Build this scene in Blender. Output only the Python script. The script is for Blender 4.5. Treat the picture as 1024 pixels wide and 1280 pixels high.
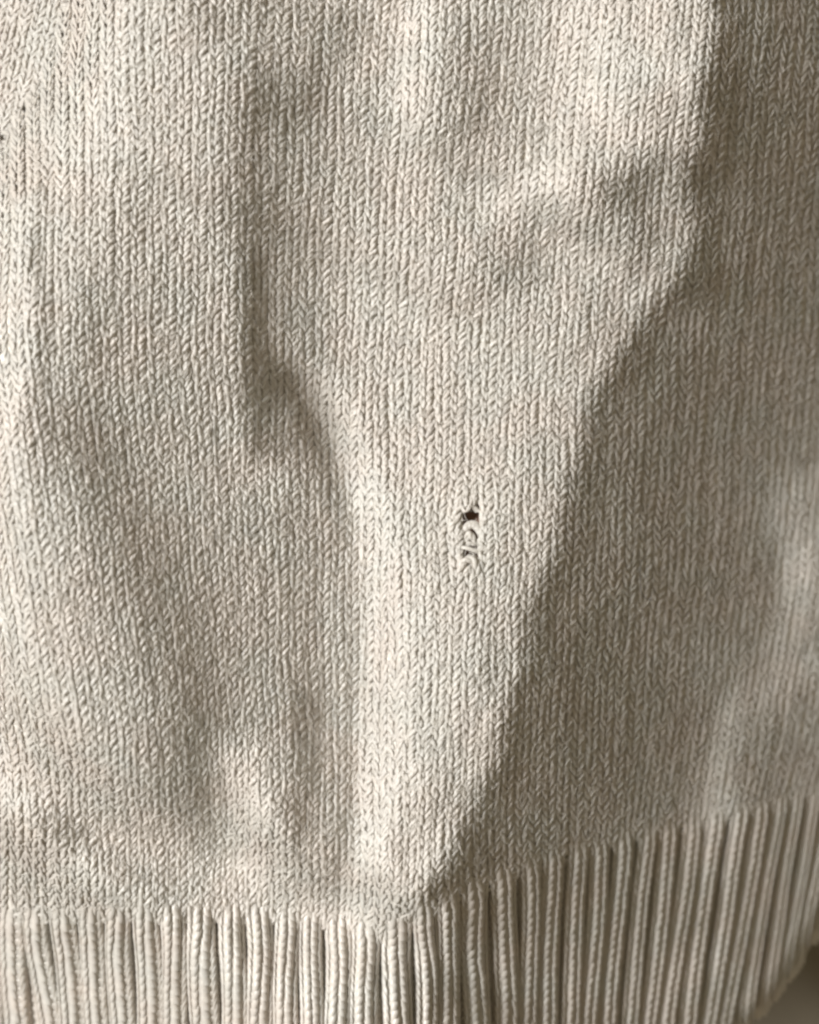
import bpy, math
import numpy as np

# ------------------------------------------------------------------ camera, light, exposure
# Layout unit: 1 px of the 1024 x 1280 photograph = 0.125 mm on the cloth (a stitch is 19 x 14 px).
S = 0.000125
CAM_D = 1600.0                      # camera height above the cloth's zero level, px
sc = bpy.context.scene
for o in list(bpy.data.objects):
    bpy.data.objects.remove(o)

cam = bpy.data.cameras.new('camera')
cam_ob = bpy.data.objects.new('camera', cam)
sc.collection.objects.link(cam_ob)
sc.camera = cam_ob
cam_ob.location = (0, 0, CAM_D * S)
cam.sensor_fit = 'VERTICAL'
cam.sensor_height = 36.0
cam.lens = 36.0 * CAM_D / 1280.0
cam.clip_start = 0.005
cam.clip_end = 20.0
cam.dof.use_dof = True
cam.dof.focus_distance = (CAM_D - 5) * S
cam.dof.aperture_fstop = cam.lens / 1000 / (4.0 / 1000)

world = bpy.data.worlds.new('World')
sc.world = world
world.use_nodes = True
bg = world.node_tree.nodes['Background']
bg.inputs['Color'].default_value = (1.0, 0.86, 0.59, 1)
bg.inputs['Strength'].default_value = 0.21

# one window-like lamp, raking in from the left and a little from above
EL = math.radians(38.0)
AZ = np.array([-0.96, 0.28]); AZ = AZ / np.linalg.norm(AZ)
ld = np.array([AZ[0] * math.cos(EL), AZ[1] * math.cos(EL), math.sin(EL)])
lamp = bpy.data.lights.new('window_light', 'AREA')
lamp.shape = 'SQUARE'
lamp.size = 0.6
lamp.energy = 41
lamp.color = (0.985, 1.0, 1.01)
lamp_ob = bpy.data.objects.new('window_light', lamp)
sc.collection.objects.link(lamp_ob)
lamp_ob.location = tuple(ld * 1.5)
from mathutils import Vector
lamp_ob.rotation_euler = Vector(tuple(ld)).to_track_quat('Z', 'Y').to_euler()

sc.view_settings.view_transform = 'Standard'
sc.view_settings.look = 'None'
sc.view_settings.exposure = 0.0
sc.view_settings.gamma = 1.0
sc.render.engine = 'CYCLES'
sc.cycles.use_denoising = True
sc.cycles.filter_width = 2.6
sc.cycles.max_bounces = 5
sc.cycles.diffuse_bounces = 4
sc.cycles.transmission_bounces = 2
rng = np.random.default_rng(7)

# ------------------------------------------------------------------ relief of the draped cloth
HG = 16.0
HX0, HY0 = -256.0, -256.0
HTAB = np.array([[int(v) for v in r.split()] for r in """
-3930 -3760 -3588 -3417 -3245 -3073 -2899 -2725 -2550 -2375 -2199 -2022 -1844 -1665 -1485 -1306 -1123 -936 -740 -548 -361 -197 -62 43 129 181 195 182 179 193 247 328 399 463 500 468 391 316 248 181 116 73 95 161 235 320 388 390 365 344 302 248 192 168 155 126 81 33 0 -29 -52 -69 -85 -101 -115 -128 -140 -151 -122 -130 -209 -248 -230 -303 -476 -638 -810 -991 -1178 -1363 -1551 -1736 -1923 -2107 -2293 -2477 -2662 -2846 -3030 -3213 -3397 -3580 -3763 -3945 -4128 -4309 -4491
-3916 -3747 -3577 -3407 -3236 -3066 -2893 -2722 -2548 -2375 -2200 -2025 -1849 -1672 -1493 -1315 -1133 -947 -753 -560 -374 -210 -75 30 116 169 183 171 169 184 239 320 392 458 495 464 388 314 247 181 116 75 97 164 239 324 392 395 371 350 309 256 200 176 164 135 91 44 12 -16 -37 -52 -67 -80 -93 -104 -114 -126 -98 -109 -193 -236 -221 -293 -466 -627 -800 -981 -1168 -1352 -1540 -1725 -1912 -2096 -2282 -2466 -2651 -2834 -3018 -3201 -3384 -3567 -3750 -3932 -4114 -4295 -4477
-3897 -3729 -3560 -3391 -3221 -3052 -2882 -2712 -2540 -2369 -2196 -2023 -1848 -1674 -1497 -1321 -1141 -956 -763 -572 -386 -223 -89 16 102 155 169 158 156 172 227 309 382 449 487 457 382 309 243 178 114 73 97 165 240 326 395 399 375 355 315 261 206 183 170 143 99 52 21 -7 -27 -41 -54 -65 -75 -82 -89 -97 -67 -78 -165 -213 -208 -288 -461 -622 -793 -974 -1160 -1345 -1532 -1716 -1903 -2087 -2272 -2456 -2640 -2823 -3007 -3190 -3373 -3555 -3738 -3920 -4102 -4283 -4465
-3873 -3705 -3537 -3369 -3200 -3032 -2863 -2694 -2524 -2355 -2184 -2013 -1841 -1669 -1495 -1321 -1143 -961 -770 -580 -397 -235 -102 2 86 139 153 142 140 157 213 295 369 437 476 447 372 301 235 171 109 69 94 163 239 326 395 400 377 357 318 266 210 188 176 149 105 58 26 0 -22 -35 -48 -58 -67 -70 -74 -75 -38 -39 -119 -156 -187 -300 -468 -627 -792 -973 -1157 -1341 -1527 -1712 -1896 -2080 -2265 -2448 -2632 -2815 -2998 -3181 -3364 -3546 -3728 -3910 -4091 -4273 -4454
-3845 -3677 -3510 -3342 -3174 -3006 -2838 -2670 -2502 -2333 -2164 -1995 -1825 -1655 -1484 -1312 -1138 -958 -770 -583 -403 -243 -112 -10 73 124 137 126 123 139 195 279 353 421 461 433 359 289 225 162 100 62 87 158 234 323 393 399 376 359 319 268 213 192 180 154 109 64 32 5 -17 -30 -45 -55 -66 -69 -74 -71 -27 -11 -67 -79 -178 -344 -493 -647 -801 -982 -1161 -1345 -1527 -1712 -1894 -2078 -2260 -2444 -2626 -2810 -2992 -3175 -3356 -3538 -3720 -3902 -4082 -4264 -4444
-3813 -3646 -3478 -3311 -3143 -2976 -2808 -2640 -2472 -2305 -2137 -1969 -1800 -1632 -1463 -1294 -1123 -946 -762 -578 -401 -245 -117 -17 63 112 123 110 105 121 176 260 334 402 443 416 343 273 210 149 88 51 77 149 227 316 388 395 373 356 318 268 214 194 183 157 114 68 37 11 -11 -25 -40 -52 -64 -70 -78 -80 -34 3 -9 -30 -175 -362 -517 -665 -818 -995 -1171 -1353 -1533 -1716 -1897 -2079 -2261 -2443 -2625 -2807 -2988 -3170 -3352 -3533 -3714 -3895 -4076 -4257 -4437
-3778 -3611 -3444 -3277 -3109 -2942 -2774 -2607 -2439 -2271 -2103 -1936 -1768 -1601 -1433 -1266 -1097 -923 -741 -562 -388 -236 -111 -16 61 106 114 98 91 104 158 240 313 381 421 395 322 254 192 131 72 36 63 136 215 306 379 388 367 351 315 265 213 193 183 159 117 72 42 16 -4 -18 -32 -44 -57 -66 -75 -82 -36 16 33 4 -161 -354 -519 -671 -828 -1005 -1182 -1362 -1542 -1723 -1903 -2084 -2265 -2446 -2626 -2807 -2988 -3169 -3350 -3530 -3711 -3891 -4072 -4252 -4432
-3739 -3573 -3406 -3239 -3072 -2905 -2737 -2570 -2402 -2234 -2065 -1898 -1729 -1562 -1394 -1228 -1059 -888 -708 -532 -362 -214 -94 -3 69 110 114 93 83 93 143 222 293 359 398 371 299 230 169 109 51 16 45 119 199 291 366 375 356 342 307 259 207 189 180 157 116 72 44 20 0 -12 -24 -35 -46 -53 -63 -70 -27 22 38 20 -143 -342 -510 -668 -828 -1008 -1187 -1369 -1549 -1730 -1910 -2090 -2270 -2450 -2630 -2810 -2990 -3170 -3350 -3530 -3710 -3890 -4070 -4249 -4429
-3698 -3531 -3364 -3198 -3031 -2865 -2698 -2531 -2363 -2195 -2027 -1858 -1689 -1520 -1351 -1184 -1015 -842 -664 -488 -321 -176 -61 26 92 128 127 101 86 91 136 211 278 341 376 347 273 204 142 83 25 -8 22 97 178 272 347 359 341 328 294 248 198 182 174 152 112 70 42 19 1 -9 -20 -28 -37 -41 -48 -52 -11 22 11 14 -133 -339 -501 -663 -822 -1006 -1186 -1370 -1551 -1734 -1914 -2095 -2274 -2455 -2634 -2815 -2993 -3173 -3352 -3532 -3711 -3891 -4069 -4249 -4428
-3655 -3487 -3319 -3153 -2986 -2820 -2654 -2488 -2321 -2154 -1986 -1818 -1648 -1479 -1309 -1139 -967 -793 -612 -435 -267 -123 -10 72 134 164 157 126 104 104 143 212 273 331 361 327 249 178 114 54 -4 -37 -6 70 153 247 324 337 320 309 277 232 184 169 163 143 104 63 36 14 -4 -12 -22 -28 -35 -36 -39 -39 2 17 -23 -14 -137 -336 -497 -659 -818 -1003 -1183 -1369 -1550 -1735 -1915 -2098 -2278 -2459 -2638 -2818 -2997 -3177 -3356 -3535 -3714 -3893 -4071 -4250 -4428
-3613 -3443 -3273 -3105 -2938 -2771 -2605 -2440 -2274 -2109 -1943 -1776 -1608 -1439 -1268 -1097 -924 -746 -561 -380 -208 -60 55 137 196 221 208 170 143 136 169 232 286 337 360 319 234 156 88 24 -36 -70 -39 38 121 218 295 310 294 284 253 210 164 151 147 129 92 53 27 6 -11 -19 -29 -34 -41 -40 -42 -37 5 17 -35 -30 -143 -336 -497 -658 -816 -1001 -1181 -1367 -1549 -1734 -1915 -2098 -2279 -2461 -2640 -2821 -3000 -3180 -3359 -3538 -3716 -3895 -4073 -4252 -4430
-3576 -3402 -3229 -3058 -2888 -2719 -2552 -2386 -2220 -2056 -1892 -1728 -1562 -1397 -1229 -1060 -887 -708 -521 -335 -156 -1 122 212 275 300 283 239 205 191 218 275 323 366 382 332 238 150 72 1 -66 -104 -76 1 85 182 261 277 262 253 223 182 136 126 123 108 73 37 14 -5 -20 -28 -38 -44 -51 -51 -53 -49 -2 19 -21 -20 -147 -344 -502 -661 -818 -1001 -1180 -1366 -1548 -1733 -1914 -2098 -2279 -2461 -2641 -2823 -3002 -3182 -3361 -3541 -3719 -3898 -4076 -4255 -4433
-3547 -3369 -3191 -3016 -2841 -2669 -2498 -2329 -2161 -1996 -1832 -1669 -1506 -1345 -1182 -1020 -853 -680 -495 -309 -126 36 171 277 362 404 390 341 299 276 294 343 385 423 432 374 271 172 82 -3 -82 -131 -111 -40 43 140 221 238 226 218 189 147 103 93 92 78 46 13 -6 -20 -33 -37 -45 -51 -59 -61 -65 -64 -16 23 11 4 -148 -351 -508 -665 -821 -1003 -1182 -1366 -1548 -1732 -1914 -2097 -2278 -2461 -2641 -2823 -3003 -3183 -3363 -3543 -3721 -3900 -4078 -4257 -4435
-3529 -3347 -3165 -2984 -2804 -2626 -2449 -2275 -2102 -1932 -1764 -1599 -1437 -1278 -1121 -969 -815 -655 -482 -302 -122 42 183 311 438 528 536 487 440 405 405 439 473 504 508 445 337 230 130 31 -65 -135 -132 -75 -2 90 170 189 180 176 150 109 66 57 56 41 10 -22 -37 -46 -51 -50 -52 -53 -59 -62 -67 -70 -23 29 42 19 -143 -340 -506 -662 -821 -1002 -1182 -1366 -1548 -1732 -1914 -2096 -2278 -2460 -2641 -2822 -3003 -3183 -3363 -3543 -3722 -3902 -4080 -4259 -4437
-3525 -3338 -3152 -2966 -2781 -2597 -2414 -2233 -2053 -1875 -1700 -1528 -1361 -1199 -1046 -904 -771 -633 -480 -311 -138 29 177 335 503 656 713 674 629 589 565 565 579 597 594 526 421 315 215 110 4 -87 -117 -89 -38 35 104 122 122 129 112 73 34 25 21 4 -30 -64 -79 -81 -77 -69 -57 -50 -49 -48 -51 -58 -13 37 55 37 -125 -325 -493 -653 -815 -998 -1179 -1364 -1546 -1730 -1912 -2095 -2277 -2459 -2640 -2821 -3002 -3183 -3363 -3543 -3722 -3902 -4081 -4260 -4438
-3529 -3340 -3151 -2961 -2773 -2583 -2395 -2207 -2021 -1834 -1650 -1468 -1291 -1122 -970 -838 -728 -618 -491 -338 -170 1 172 363 553 744 850 841 813 788 756 715 679 670 654 586 490 395 305 212 112 19 -43 -60 -45 -13 16 25 42 74 81 50 17 6 -4 -26 -65 -103 -123 -119 -105 -90 -63 -42 -28 -15 -18 -24 14 46 38 39 -111 -319 -481 -644 -804 -990 -1171 -1358 -1541 -1727 -1908 -2093 -2274 -2457 -2637 -2820 -3000 -3182 -3361 -3542 -3721 -3902 -4080 -4260 -4438
-3534 -3344 -3154 -2962 -2771 -2579 -2387 -2195 -2003 -1811 -1619 -1428 -1241 -1063 -908 -785 -696 -614 -513 -377 -212 -33 159 369 569 778 906 920 915 911 891 833 753 699 666 606 522 441 365 289 207 126 54 -4 -46 -68 -78 -80 -41 42 78 53 19 -3 -22 -49 -88 -130 -153 -149 -122 -95 -62 -23 6 26 25 19 52 59 11 13 -105 -301 -464 -629 -791 -979 -1161 -1350 -1533 -1719 -1902 -2086 -2268 -2452 -2633 -2816 -2996 -3178 -3358 -3539 -3718 -3899 -4078 -4258 -4436
-3524 -3334 -3144 -2952 -2760 -2567 -2374 -2179 -1985 -1790 -1595 -1399 -1206 -1022 -865 -746 -671 -607 -528 -407 -247 -58 145 361 565 779 902 914 921 926 920 885 813 730 673 609 530 455 389 320 249 175 103 21 -57 -113 -145 -153 -91 26 75 52 16 -18 -47 -76 -108 -148 -171 -167 -132 -95 -51 -5 29 55 63 58 86 78 13 -10 -99 -267 -443 -607 -774 -962 -1148 -1336 -1521 -1707 -1891 -2076 -2259 -2442 -2625 -2807 -2989 -3171 -3351 -3532 -3712 -3893 -4072 -4252 -4431
-3498 -3311 -3122 -2932 -2741 -2547 -2354 -2159 -1964 -1767 -1572 -1375 -1180 -990 -829 -710 -640 -587 -521 -412 -255 -60 148 359 567 765 865 871 882 886 887 882 847 768 698 626 545 470 405 335 260 185 111 25 -57 -123 -165 -183 -115 13 60 36 -3 -47 -91 -121 -146 -178 -198 -194 -156 -110 -53 -2 31 61 76 79 104 93 34 10 -85 -253 -425 -589 -754 -943 -1130 -1320 -1506 -1693 -1877 -2063 -2246 -2431 -2614 -2797 -2979 -3161 -3342 -3524 -3704 -3885 -4065 -4245 -4425
-3463 -3280 -3095 -2908 -2719 -2528 -2336 -2141 -1946 -1749 -1552 -1354 -1157 -965 -800 -678 -607 -558 -498 -394 -232 -37 169 374 583 755 823 830 840 843 837 837 829 784 731 664 583 509 442 368 284 201 118 32 -43 -103 -151 -179 -102 28 61 28 -22 -82 -146 -185 -209 -232 -246 -239 -204 -152 -80 -15 18 43 59 70 95 91 51 45 -76 -262 -422 -582 -741 -926 -1113 -1304 -1492 -1680 -1866 -2052 -2237 -2422 -2605 -2789 -2972 -3155 -3337 -3519 -3700 -3881 -4061 -4242 -4422
-3419 -3240 -3059 -2877 -2693 -2506 -2317 -2127 -1933 -1737 -1540 -1341 -1142 -949 -781 -656 -581 -532 -470 -367 -197 -1 201 401 609 758 799 805 810 811 799 790 788 775 746 695 622 548 479 408 322 231 139 55 -11 -68 -119 -146 -63 58 73 28 -33 -104 -184 -240 -274 -297 -307 -298 -265 -214 -133 -49 -1 24 40 52 76 85 80 68 -72 -262 -424 -580 -738 -915 -1100 -1291 -1481 -1669 -1856 -2043 -2229 -2415 -2599 -2784 -2967 -3150 -3333 -3516 -3697 -3879 -4060 -4241 -4421
-3367 -3193 -3017 -2840 -2661 -2482 -2298 -2113 -1925 -1734 -1539 -1342 -1143 -952 -782 -656 -575 -519 -449 -340 -163 35 236 433 640 771 795 796 793 794 782 766 755 745 723 684 622 548 481 423 346 254 162 86 29 -23 -70 -94 -13 91 88 38 -25 -101 -189 -260 -309 -342 -358 -352 -322 -275 -194 -93 -20 18 40 51 68 86 105 68 -79 -260 -428 -582 -740 -909 -1090 -1278 -1468 -1656 -1845 -2032 -2219 -2404 -2590 -2775 -2959 -3143 -3327 -3509 -3692 -3874 -4056 -4237 -4418
-3317 -3146 -2975 -2803 -2630 -2456 -2280 -2103 -1922 -1739 -1552 -1363 -1170 -984 -814 -681 -590 -522 -441 -314 -128 71 274 470 671 788 804 800 788 784 774 758 738 715 685 643 579 507 448 400 333 249 170 111 67 26 -14 -32 42 127 112 59 -6 -80 -170 -251 -312 -358 -384 -387 -363 -321 -243 -137 -50 2 32 43 51 73 98 43 -104 -274 -439 -592 -748 -909 -1084 -1265 -1454 -1642 -1831 -2018 -2206 -2392 -2578 -2763 -2948 -3132 -3316 -3499 -3683 -3865 -4047 -4229 -4410
-3264 -3095 -2925 -2757 -2587 -2418 -2248 -2078 -1906 -1733 -1556 -1378 -1197 -1019 -852 -713 -606 -516 -412 -262 -75 118 317 515 699 798 815 805 785 770 764 750 729 696 657 604 533 455 394 341 278 207 150 110 84 53 26 20 95 164 142 87 15 -61 -149 -232 -300 -353 -386 -400 -385 -351 -281 -182 -95 -40 -8 0 1 17 50 -15 -167 -320 -476 -620 -772 -925 -1091 -1265 -1450 -1636 -1825 -2011 -2198 -2383 -2570 -2754 -2939 -3123 -3307 -3490 -3674 -3856 -4039 -4220 -4403
-3188 -3018 -2848 -2680 -2511 -2344 -2178 -2011 -1845 -1679 -1512 -1345 -1177 -1011 -852 -708 -580 -457 -323 -166 2 179 368 563 727 807 827 811 783 761 752 736 714 680 637 575 493 405 331 263 196 139 99 72 56 33 14 27 120 186 164 114 34 -53 -140 -215 -278 -334 -373 -392 -382 -352 -294 -214 -141 -93 -68 -64 -72 -71 -43 -99 -243 -389 -537 -673 -818 -963 -1120 -1285 -1463 -1645 -1829 -2012 -2197 -2380 -2565 -2748 -2932 -3115 -3299 -3481 -3664 -3846 -4029 -4210 -4393
-3094 -2921 -2750 -2579 -2410 -2242 -2075 -1909 -1744 -1580 -1418 -1256 -1097 -938 -785 -634 -491 -346 -201 -44 94 245 425 610 759 826 849 829 798 770 753 729 705 669 618 543 453 362 281 198 120 63 30 7 -9 -32 -49 -20 99 181 171 124 47 -45 -131 -199 -255 -310 -350 -370 -360 -334 -293 -246 -194 -157 -142 -140 -150 -163 -148 -198 -331 -473 -614 -744 -882 -1019 -1167 -1324 -1494 -1667 -1845 -2022 -2202 -2381 -2562 -2742 -2924 -3105 -3286 -3468 -3649 -3831 -4012 -4193 -4375
-3000 -2824 -2649 -2475 -2303 -2132 -1962 -1793 -1626 -1460 -1297 -1133 -974 -815 -661 -507 -360 -214 -76 70 190 324 494 664 793 851 878 864 836 806 782 750 723 683 620 530 432 342 260 170 81 13 -27 -55 -78 -105 -123 -93 22 120 133 101 41 -41 -119 -184 -238 -289 -322 -341 -332 -306 -279 -257 -222 -195 -189 -191 -206 -231 -238 -299 -429 -566 -701 -826 -958 -1089 -1230 -1381 -1541 -1706 -1874 -2044 -2217 -2390 -2566 -2741 -2919 -3096 -3274 -3453 -3632 -3811 -3991 -4171 -4351
-2911 -2732 -2553 -2376 -2199 -2024 -1850 -1677 -1506 -1335 -1167 -1000 -835 -672 -511 -354 -201 -54 82 192 285 415 578 718 801 850 882 885 868 844 819 787 759 718 651 554 447 350 264 176 84 4 -52 -92 -124 -156 -179 -169 -96 -14 24 28 3 -49 -106 -162 -213 -263 -294 -309 -282 -239 -220 -216 -192 -170 -178 -210 -253 -291 -321 -398 -530 -665 -796 -918 -1045 -1172 -1307 -1451 -1605 -1761 -1921 -2083 -2248 -2414 -2583 -2752 -2924 -3096 -3270 -3445 -3620 -3796 -3973 -4150 -4328
-2831 -2649 -2465 -2285 -2103 -1925 -1745 -1570 -1392 -1219 -1043 -873 -698 -532 -360 -199 -29 121 286 333 364 512 650 737 759 800 832 854 850 842 826 804 778 743 681 592 481 379 287 200 108 23 -46 -98 -142 -181 -215 -229 -205 -160 -125 -96 -84 -93 -115 -146 -188 -232 -263 -267 -201 -124 -115 -136 -136 -139 -184 -248 -317 -360 -416 -514 -643 -774 -898 -1017 -1141 -1264 -1394 -1533 -1680 -1829 -1983 -2137 -2294 -2453 -2614 -2777 -2942 -3108 -3277 -3446 -3617 -3788 -3962 -4135 -4309
-2763 -2577 -2389 -2205 -2019 -1837 -1652 -1472 -1290 -1112 -931 -757 -577 -405 -226 -58 123 284 469 498 474 602 683 706 703 730 758 776 778 787 792 786 767 741 690 617 514 413 320 234 143 57 -20 -80 -133 -179 -222 -253 -262 -255 -252 -240 -220 -200 -186 -182 -195 -210 -217 -189 -95 -9 -22 -70 -118 -163 -241 -315 -384 -425 -525 -661 -775 -898 -1010 -1128 -1244 -1365 -1490 -1626 -1765 -1910 -2056 -2205 -2354 -2507 -2661 -2818 -2976 -3136 -3298 -3462 -3627 -3793 -3961 -4130 -4300
-2705 -2515 -2324 -2136 -1946 -1760 -1571 -1387 -1200 -1018 -833 -654 -470 -293 -110 63 248 416 611 648 599 658 677 678 668 684 691 684 674 690 714 727 722 707 670 610 520 431 348 269 183 101 23 -42 -102 -153 -200 -237 -263 -281 -315 -342 -355 -347 -327 -291 -262 -233 -186 -114 -30 17 -6 -64 -147 -230 -327 -398 -452 -504 -622 -782 -907 -1021 -1127 -1239 -1353 -1473 -1597 -1729 -1864 -2003 -2144 -2287 -2431 -2578 -2726 -2876 -3028 -3182 -3338 -3496 -3655 -3816 -3978 -4142 -4308
-2656 -2465 -2271 -2080 -1886 -1696 -1503 -1314 -1123 -937 -747 -563 -375 -194 -8 169 356 527 712 742 685 706 697 683 666 669 650 612 578 583 607 630 639 637 610 560 484 410 345 279 206 136 66 1 -60 -114 -161 -196 -221 -249 -302 -361 -416 -449 -442 -396 -340 -279 -206 -129 -60 -19 -35 -95 -189 -299 -410 -478 -524 -575 -685 -856 -1003 -1119 -1229 -1344 -1466 -1589 -1715 -1844 -1977 -2112 -2250 -2388 -2528 -2670 -2814 -2958 -3105 -3254 -3404 -3556 -3710 -3865 -4022 -4181 -4341
-2617 -2423 -2228 -2034 -1838 -1644 -1448 -1255 -1060 -868 -674 -485 -293 -106 83 267 455 634 789 795 745 757 743 717 693 679 642 584 532 512 515 523 533 535 514 469 403 342 291 241 188 135 80 26 -25 -77 -122 -150 -167 -193 -245 -308 -376 -432 -444 -410 -373 -344 -307 -254 -180 -102 -88 -137 -221 -324 -443 -534 -578 -635 -721 -877 -1051 -1183 -1308 -1439 -1573 -1703 -1835 -1966 -2100 -2233 -2369 -2505 -2643 -2781 -2921 -3062 -3205 -3349 -3495 -3642 -3791 -3941 -4094 -4247 -4402
-2582 -2388 -2193 -1997 -1800 -1603 -1406 -1208 -1011 -813 -616 -420 -225 -31 161 354 542 734 851 823 786 793 787 759 730 701 656 592 534 494 470 451 443 433 405 358 296 237 193 154 119 85 51 19 -12 -53 -92 -117 -128 -148 -186 -233 -287 -345 -378 -386 -401 -429 -442 -429 -361 -266 -202 -203 -251 -327 -425 -543 -620 -677 -753 -896 -1080 -1225 -1369 -1513 -1660 -1801 -1944 -2082 -2220 -2356 -2493 -2629 -2767 -2904 -3043 -3182 -3323 -3464 -3607 -3750 -3896 -4042 -4190 -4339 -4490
-2549 -2356 -2162 -1966 -1770 -1572 -1374 -1174 -975 -774 -574 -372 -173 28 225 425 616 817 909 853 819 821 818 791 759 724 676 613 555 504 465 425 395 362 315 253 185 124 75 35 8 -11 -24 -30 -34 -55 -84 -105 -114 -126 -151 -184 -222 -270 -318 -366 -419 -477 -524 -561 -539 -469 -390 -343 -332 -356 -428 -546 -636 -711 -792 -930 -1112 -1261 -1413 -1567 -1727 -1880 -2033 -2180 -2327 -2470 -2613 -2753 -2894 -3033 -3174 -3313 -3454 -3594 -3735 -3877 -4020 -4164 -4309 -4454 -4602
-2513 -2322 -2130 -1936 -1742 -1545 -1348 -1148 -949 -746 -545 -340 -138 69 270 479 675 885 964 890 855 848 841 813 780 742 695 635 577 519 472 423 381 333 272 193 103 27 -31 -84 -119 -138 -137 -121 -99 -95 -103 -112 -114 -118 -136 -162 -187 -222 -271 -334 -407 -483 -552 -616 -648 -633 -587 -534 -480 -454 -494 -573 -638 -709 -805 -965 -1144 -1295 -1450 -1611 -1776 -1937 -2098 -2258 -2416 -2570 -2721 -2870 -3017 -3162 -3306 -3449 -3591 -3734 -3876 -4018 -4160 -4303 -4447 -4591 -4736
-2470 -2281 -2094 -1902 -1712 -1517 -1324 -1125 -929 -727 -527 -321 -119 91 295 510 712 934 1010 932 895 883 869 836 798 760 717 661 600 539 485 433 379 333 276 191 63 -43 -102 -171 -223 -257 -263 -243 -204 -177 -159 -147 -132 -127 -139 -159 -173 -193 -237 -305 -388 -474 -553 -622 -673 -704 -714 -694 -647 -598 -616 -655 -682 -711 -826 -1012 -1174 -1330 -1481 -1646 -1811 -1980 -2146 -2317 -2484 -2651 -2812 -2972 -3126 -3281 -3430 -3580 -3726 -3874 -4018 -4163 -4307 -4451 -4594 -4739 -4883
-2416 -2231 -2047 -1860 -1673 -1483 -1293 -1099 -906 -707 -511 -308 -108 100 303 518 723 951 1041 971 936 923 908 866 817 776 741 690 626 564 509 455 393 347 300 210 62 -59 -126 -208 -276 -334 -363 -359 -323 -290 -257 -223 -185 -162 -164 -176 -182 -196 -235 -299 -381 -465 -539 -605 -658 -704 -743 -770 -769 -754 -775 -787 -774 -794 -906 -1075 -1230 -1380 -1526 -1683 -1846 -2016 -2185 -2362 -2538 -2714 -2885 -3055 -3219 -3381 -3539 -3696 -3849 -4001 -4151 -4300 -4447 -4595 -4740 -4887 -5031
-2350 -2169 -1989 -1806 -1624 -1438 -1253 -1064 -875 -683 -490 -293 -96 106 307 514 717 931 1059 1028 978 965 945 896 833 788 756 711 646 586 533 481 415 363 318 232 81 -45 -119 -208 -287 -360 -413 -432 -416 -396 -370 -331 -276 -234 -219 -216 -217 -235 -267 -317 -385 -456 -517 -574 -621 -671 -725 -781 -826 -869 -903 -903 -899 -960 -1075 -1203 -1336 -1468 -1604 -1746 -1898 -2061 -2229 -2404 -2583 -2764 -2941 -3116 -3288 -3457 -3622 -3785 -3946 -4104 -4260 -4414 -4566 -4717 -4867 -5016 -5163
-2275 -2098 -1921 -1743 -1564 -1384 -1202 -1019 -834 -648 -460 -271 -78 116 315 515 718 918 1078 1081 1014 998 969 917 846 796 759 715 653 596 545 497 431 376 329 247 94 -34 -110 -198 -281 -357 -419 -453 -459 -461 -457 -433 -385 -336 -307 -285 -281 -301 -326 -355 -402 -451 -495 -541 -584 -633 -693 -760 -831 -901 -953 -984 -1057 -1163 -1268 -1375 -1482 -1599 -1720 -1847 -1982 -2132 -2289 -2457 -2632 -2811 -2988 -3165 -3339 -3512 -3682 -3850 -4015 -4179 -4340 -4499 -4656 -4812 -4966 -5118 -5269
-2208 -2034 -1859 -1685 -1509 -1333 -1155 -977 -797 -617 -434 -250 -64 122 317 518 723 927 1088 1093 1026 1004 973 918 848 793 751 703 644 591 543 496 436 386 341 260 109 -22 -99 -190 -271 -344 -403 -443 -461 -478 -494 -497 -473 -441 -413 -383 -367 -379 -391 -404 -427 -454 -479 -518 -556 -602 -657 -732 -810 -890 -950 -1055 -1193 -1306 -1419 -1520 -1632 -1741 -1856 -1972 -2098 -2233 -2379 -2533 -2699 -2868 -3040 -3212 -3384 -3555 -3726 -3895 -4063 -4229 -4394 -4556 -4718 -4877 -5035 -5191 -5346
-2164 -1990 -1817 -1644 -1471 -1298 -1125 -951 -775 -599 -421 -242 -61 121 313 516 723 930 1085 1083 1016 990 958 904 838 783 737 687 630 579 532 485 431 386 348 269 119 -3 -79 -170 -255 -329 -387 -425 -446 -468 -494 -515 -516 -509 -500 -478 -458 -455 -453 -454 -461 -469 -482 -508 -536 -573 -626 -704 -783 -859 -954 -1099 -1256 -1384 -1504 -1623 -1752 -1874 -1991 -2108 -2230 -2359 -2495 -2637 -2789 -2947 -3108 -3271 -3436 -3602 -3769 -3935 -4102 -4268 -4433 -4597 -4760 -4921 -5082 -5240 -5398
-2125 -1950 -1776 -1603 -1431 -1260 -1089 -918 -747 -575 -402 -227 -50 129 321 524 727 932 1084 1077 1007 982 947 892 825 771 727 676 617 567 521 474 419 371 335 265 118 6 -57 -143 -234 -315 -379 -419 -439 -458 -485 -511 -523 -533 -545 -543 -531 -522 -516 -514 -511 -508 -513 -528 -541 -566 -623 -694 -758 -841 -974 -1132 -1283 -1418 -1549 -1690 -1838 -1978 -2107 -2232 -2359 -2490 -2622 -2757 -2897 -3043 -3193 -3346 -3501 -3659 -3819 -3979 -4141 -4303 -4466 -4628 -4790 -4952 -5113 -5273 -5432
-2078 -1899 -1722 -1547 -1373 -1201 -1030 -861 -692 -524 -355 -186 -15 159 347 546 746 948 1091 1075 1003 976 940 881 812 758 714 662 603 552 506 459 403 350 314 250 105 -13 -67 -132 -218 -306 -378 -425 -445 -459 -482 -502 -512 -528 -553 -567 -569 -569 -573 -576 -571 -565 -568 -579 -582 -605 -659 -702 -755 -872 -1025 -1174 -1315 -1450 -1590 -1740 -1899 -2052 -2196 -2333 -2471 -2608 -2743 -2878 -3014 -3151 -3292 -3436 -3582 -3731 -3882 -4035 -4190 -4347 -4504 -4663 -4822 -4981 -5140 -5299 -5457
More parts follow.
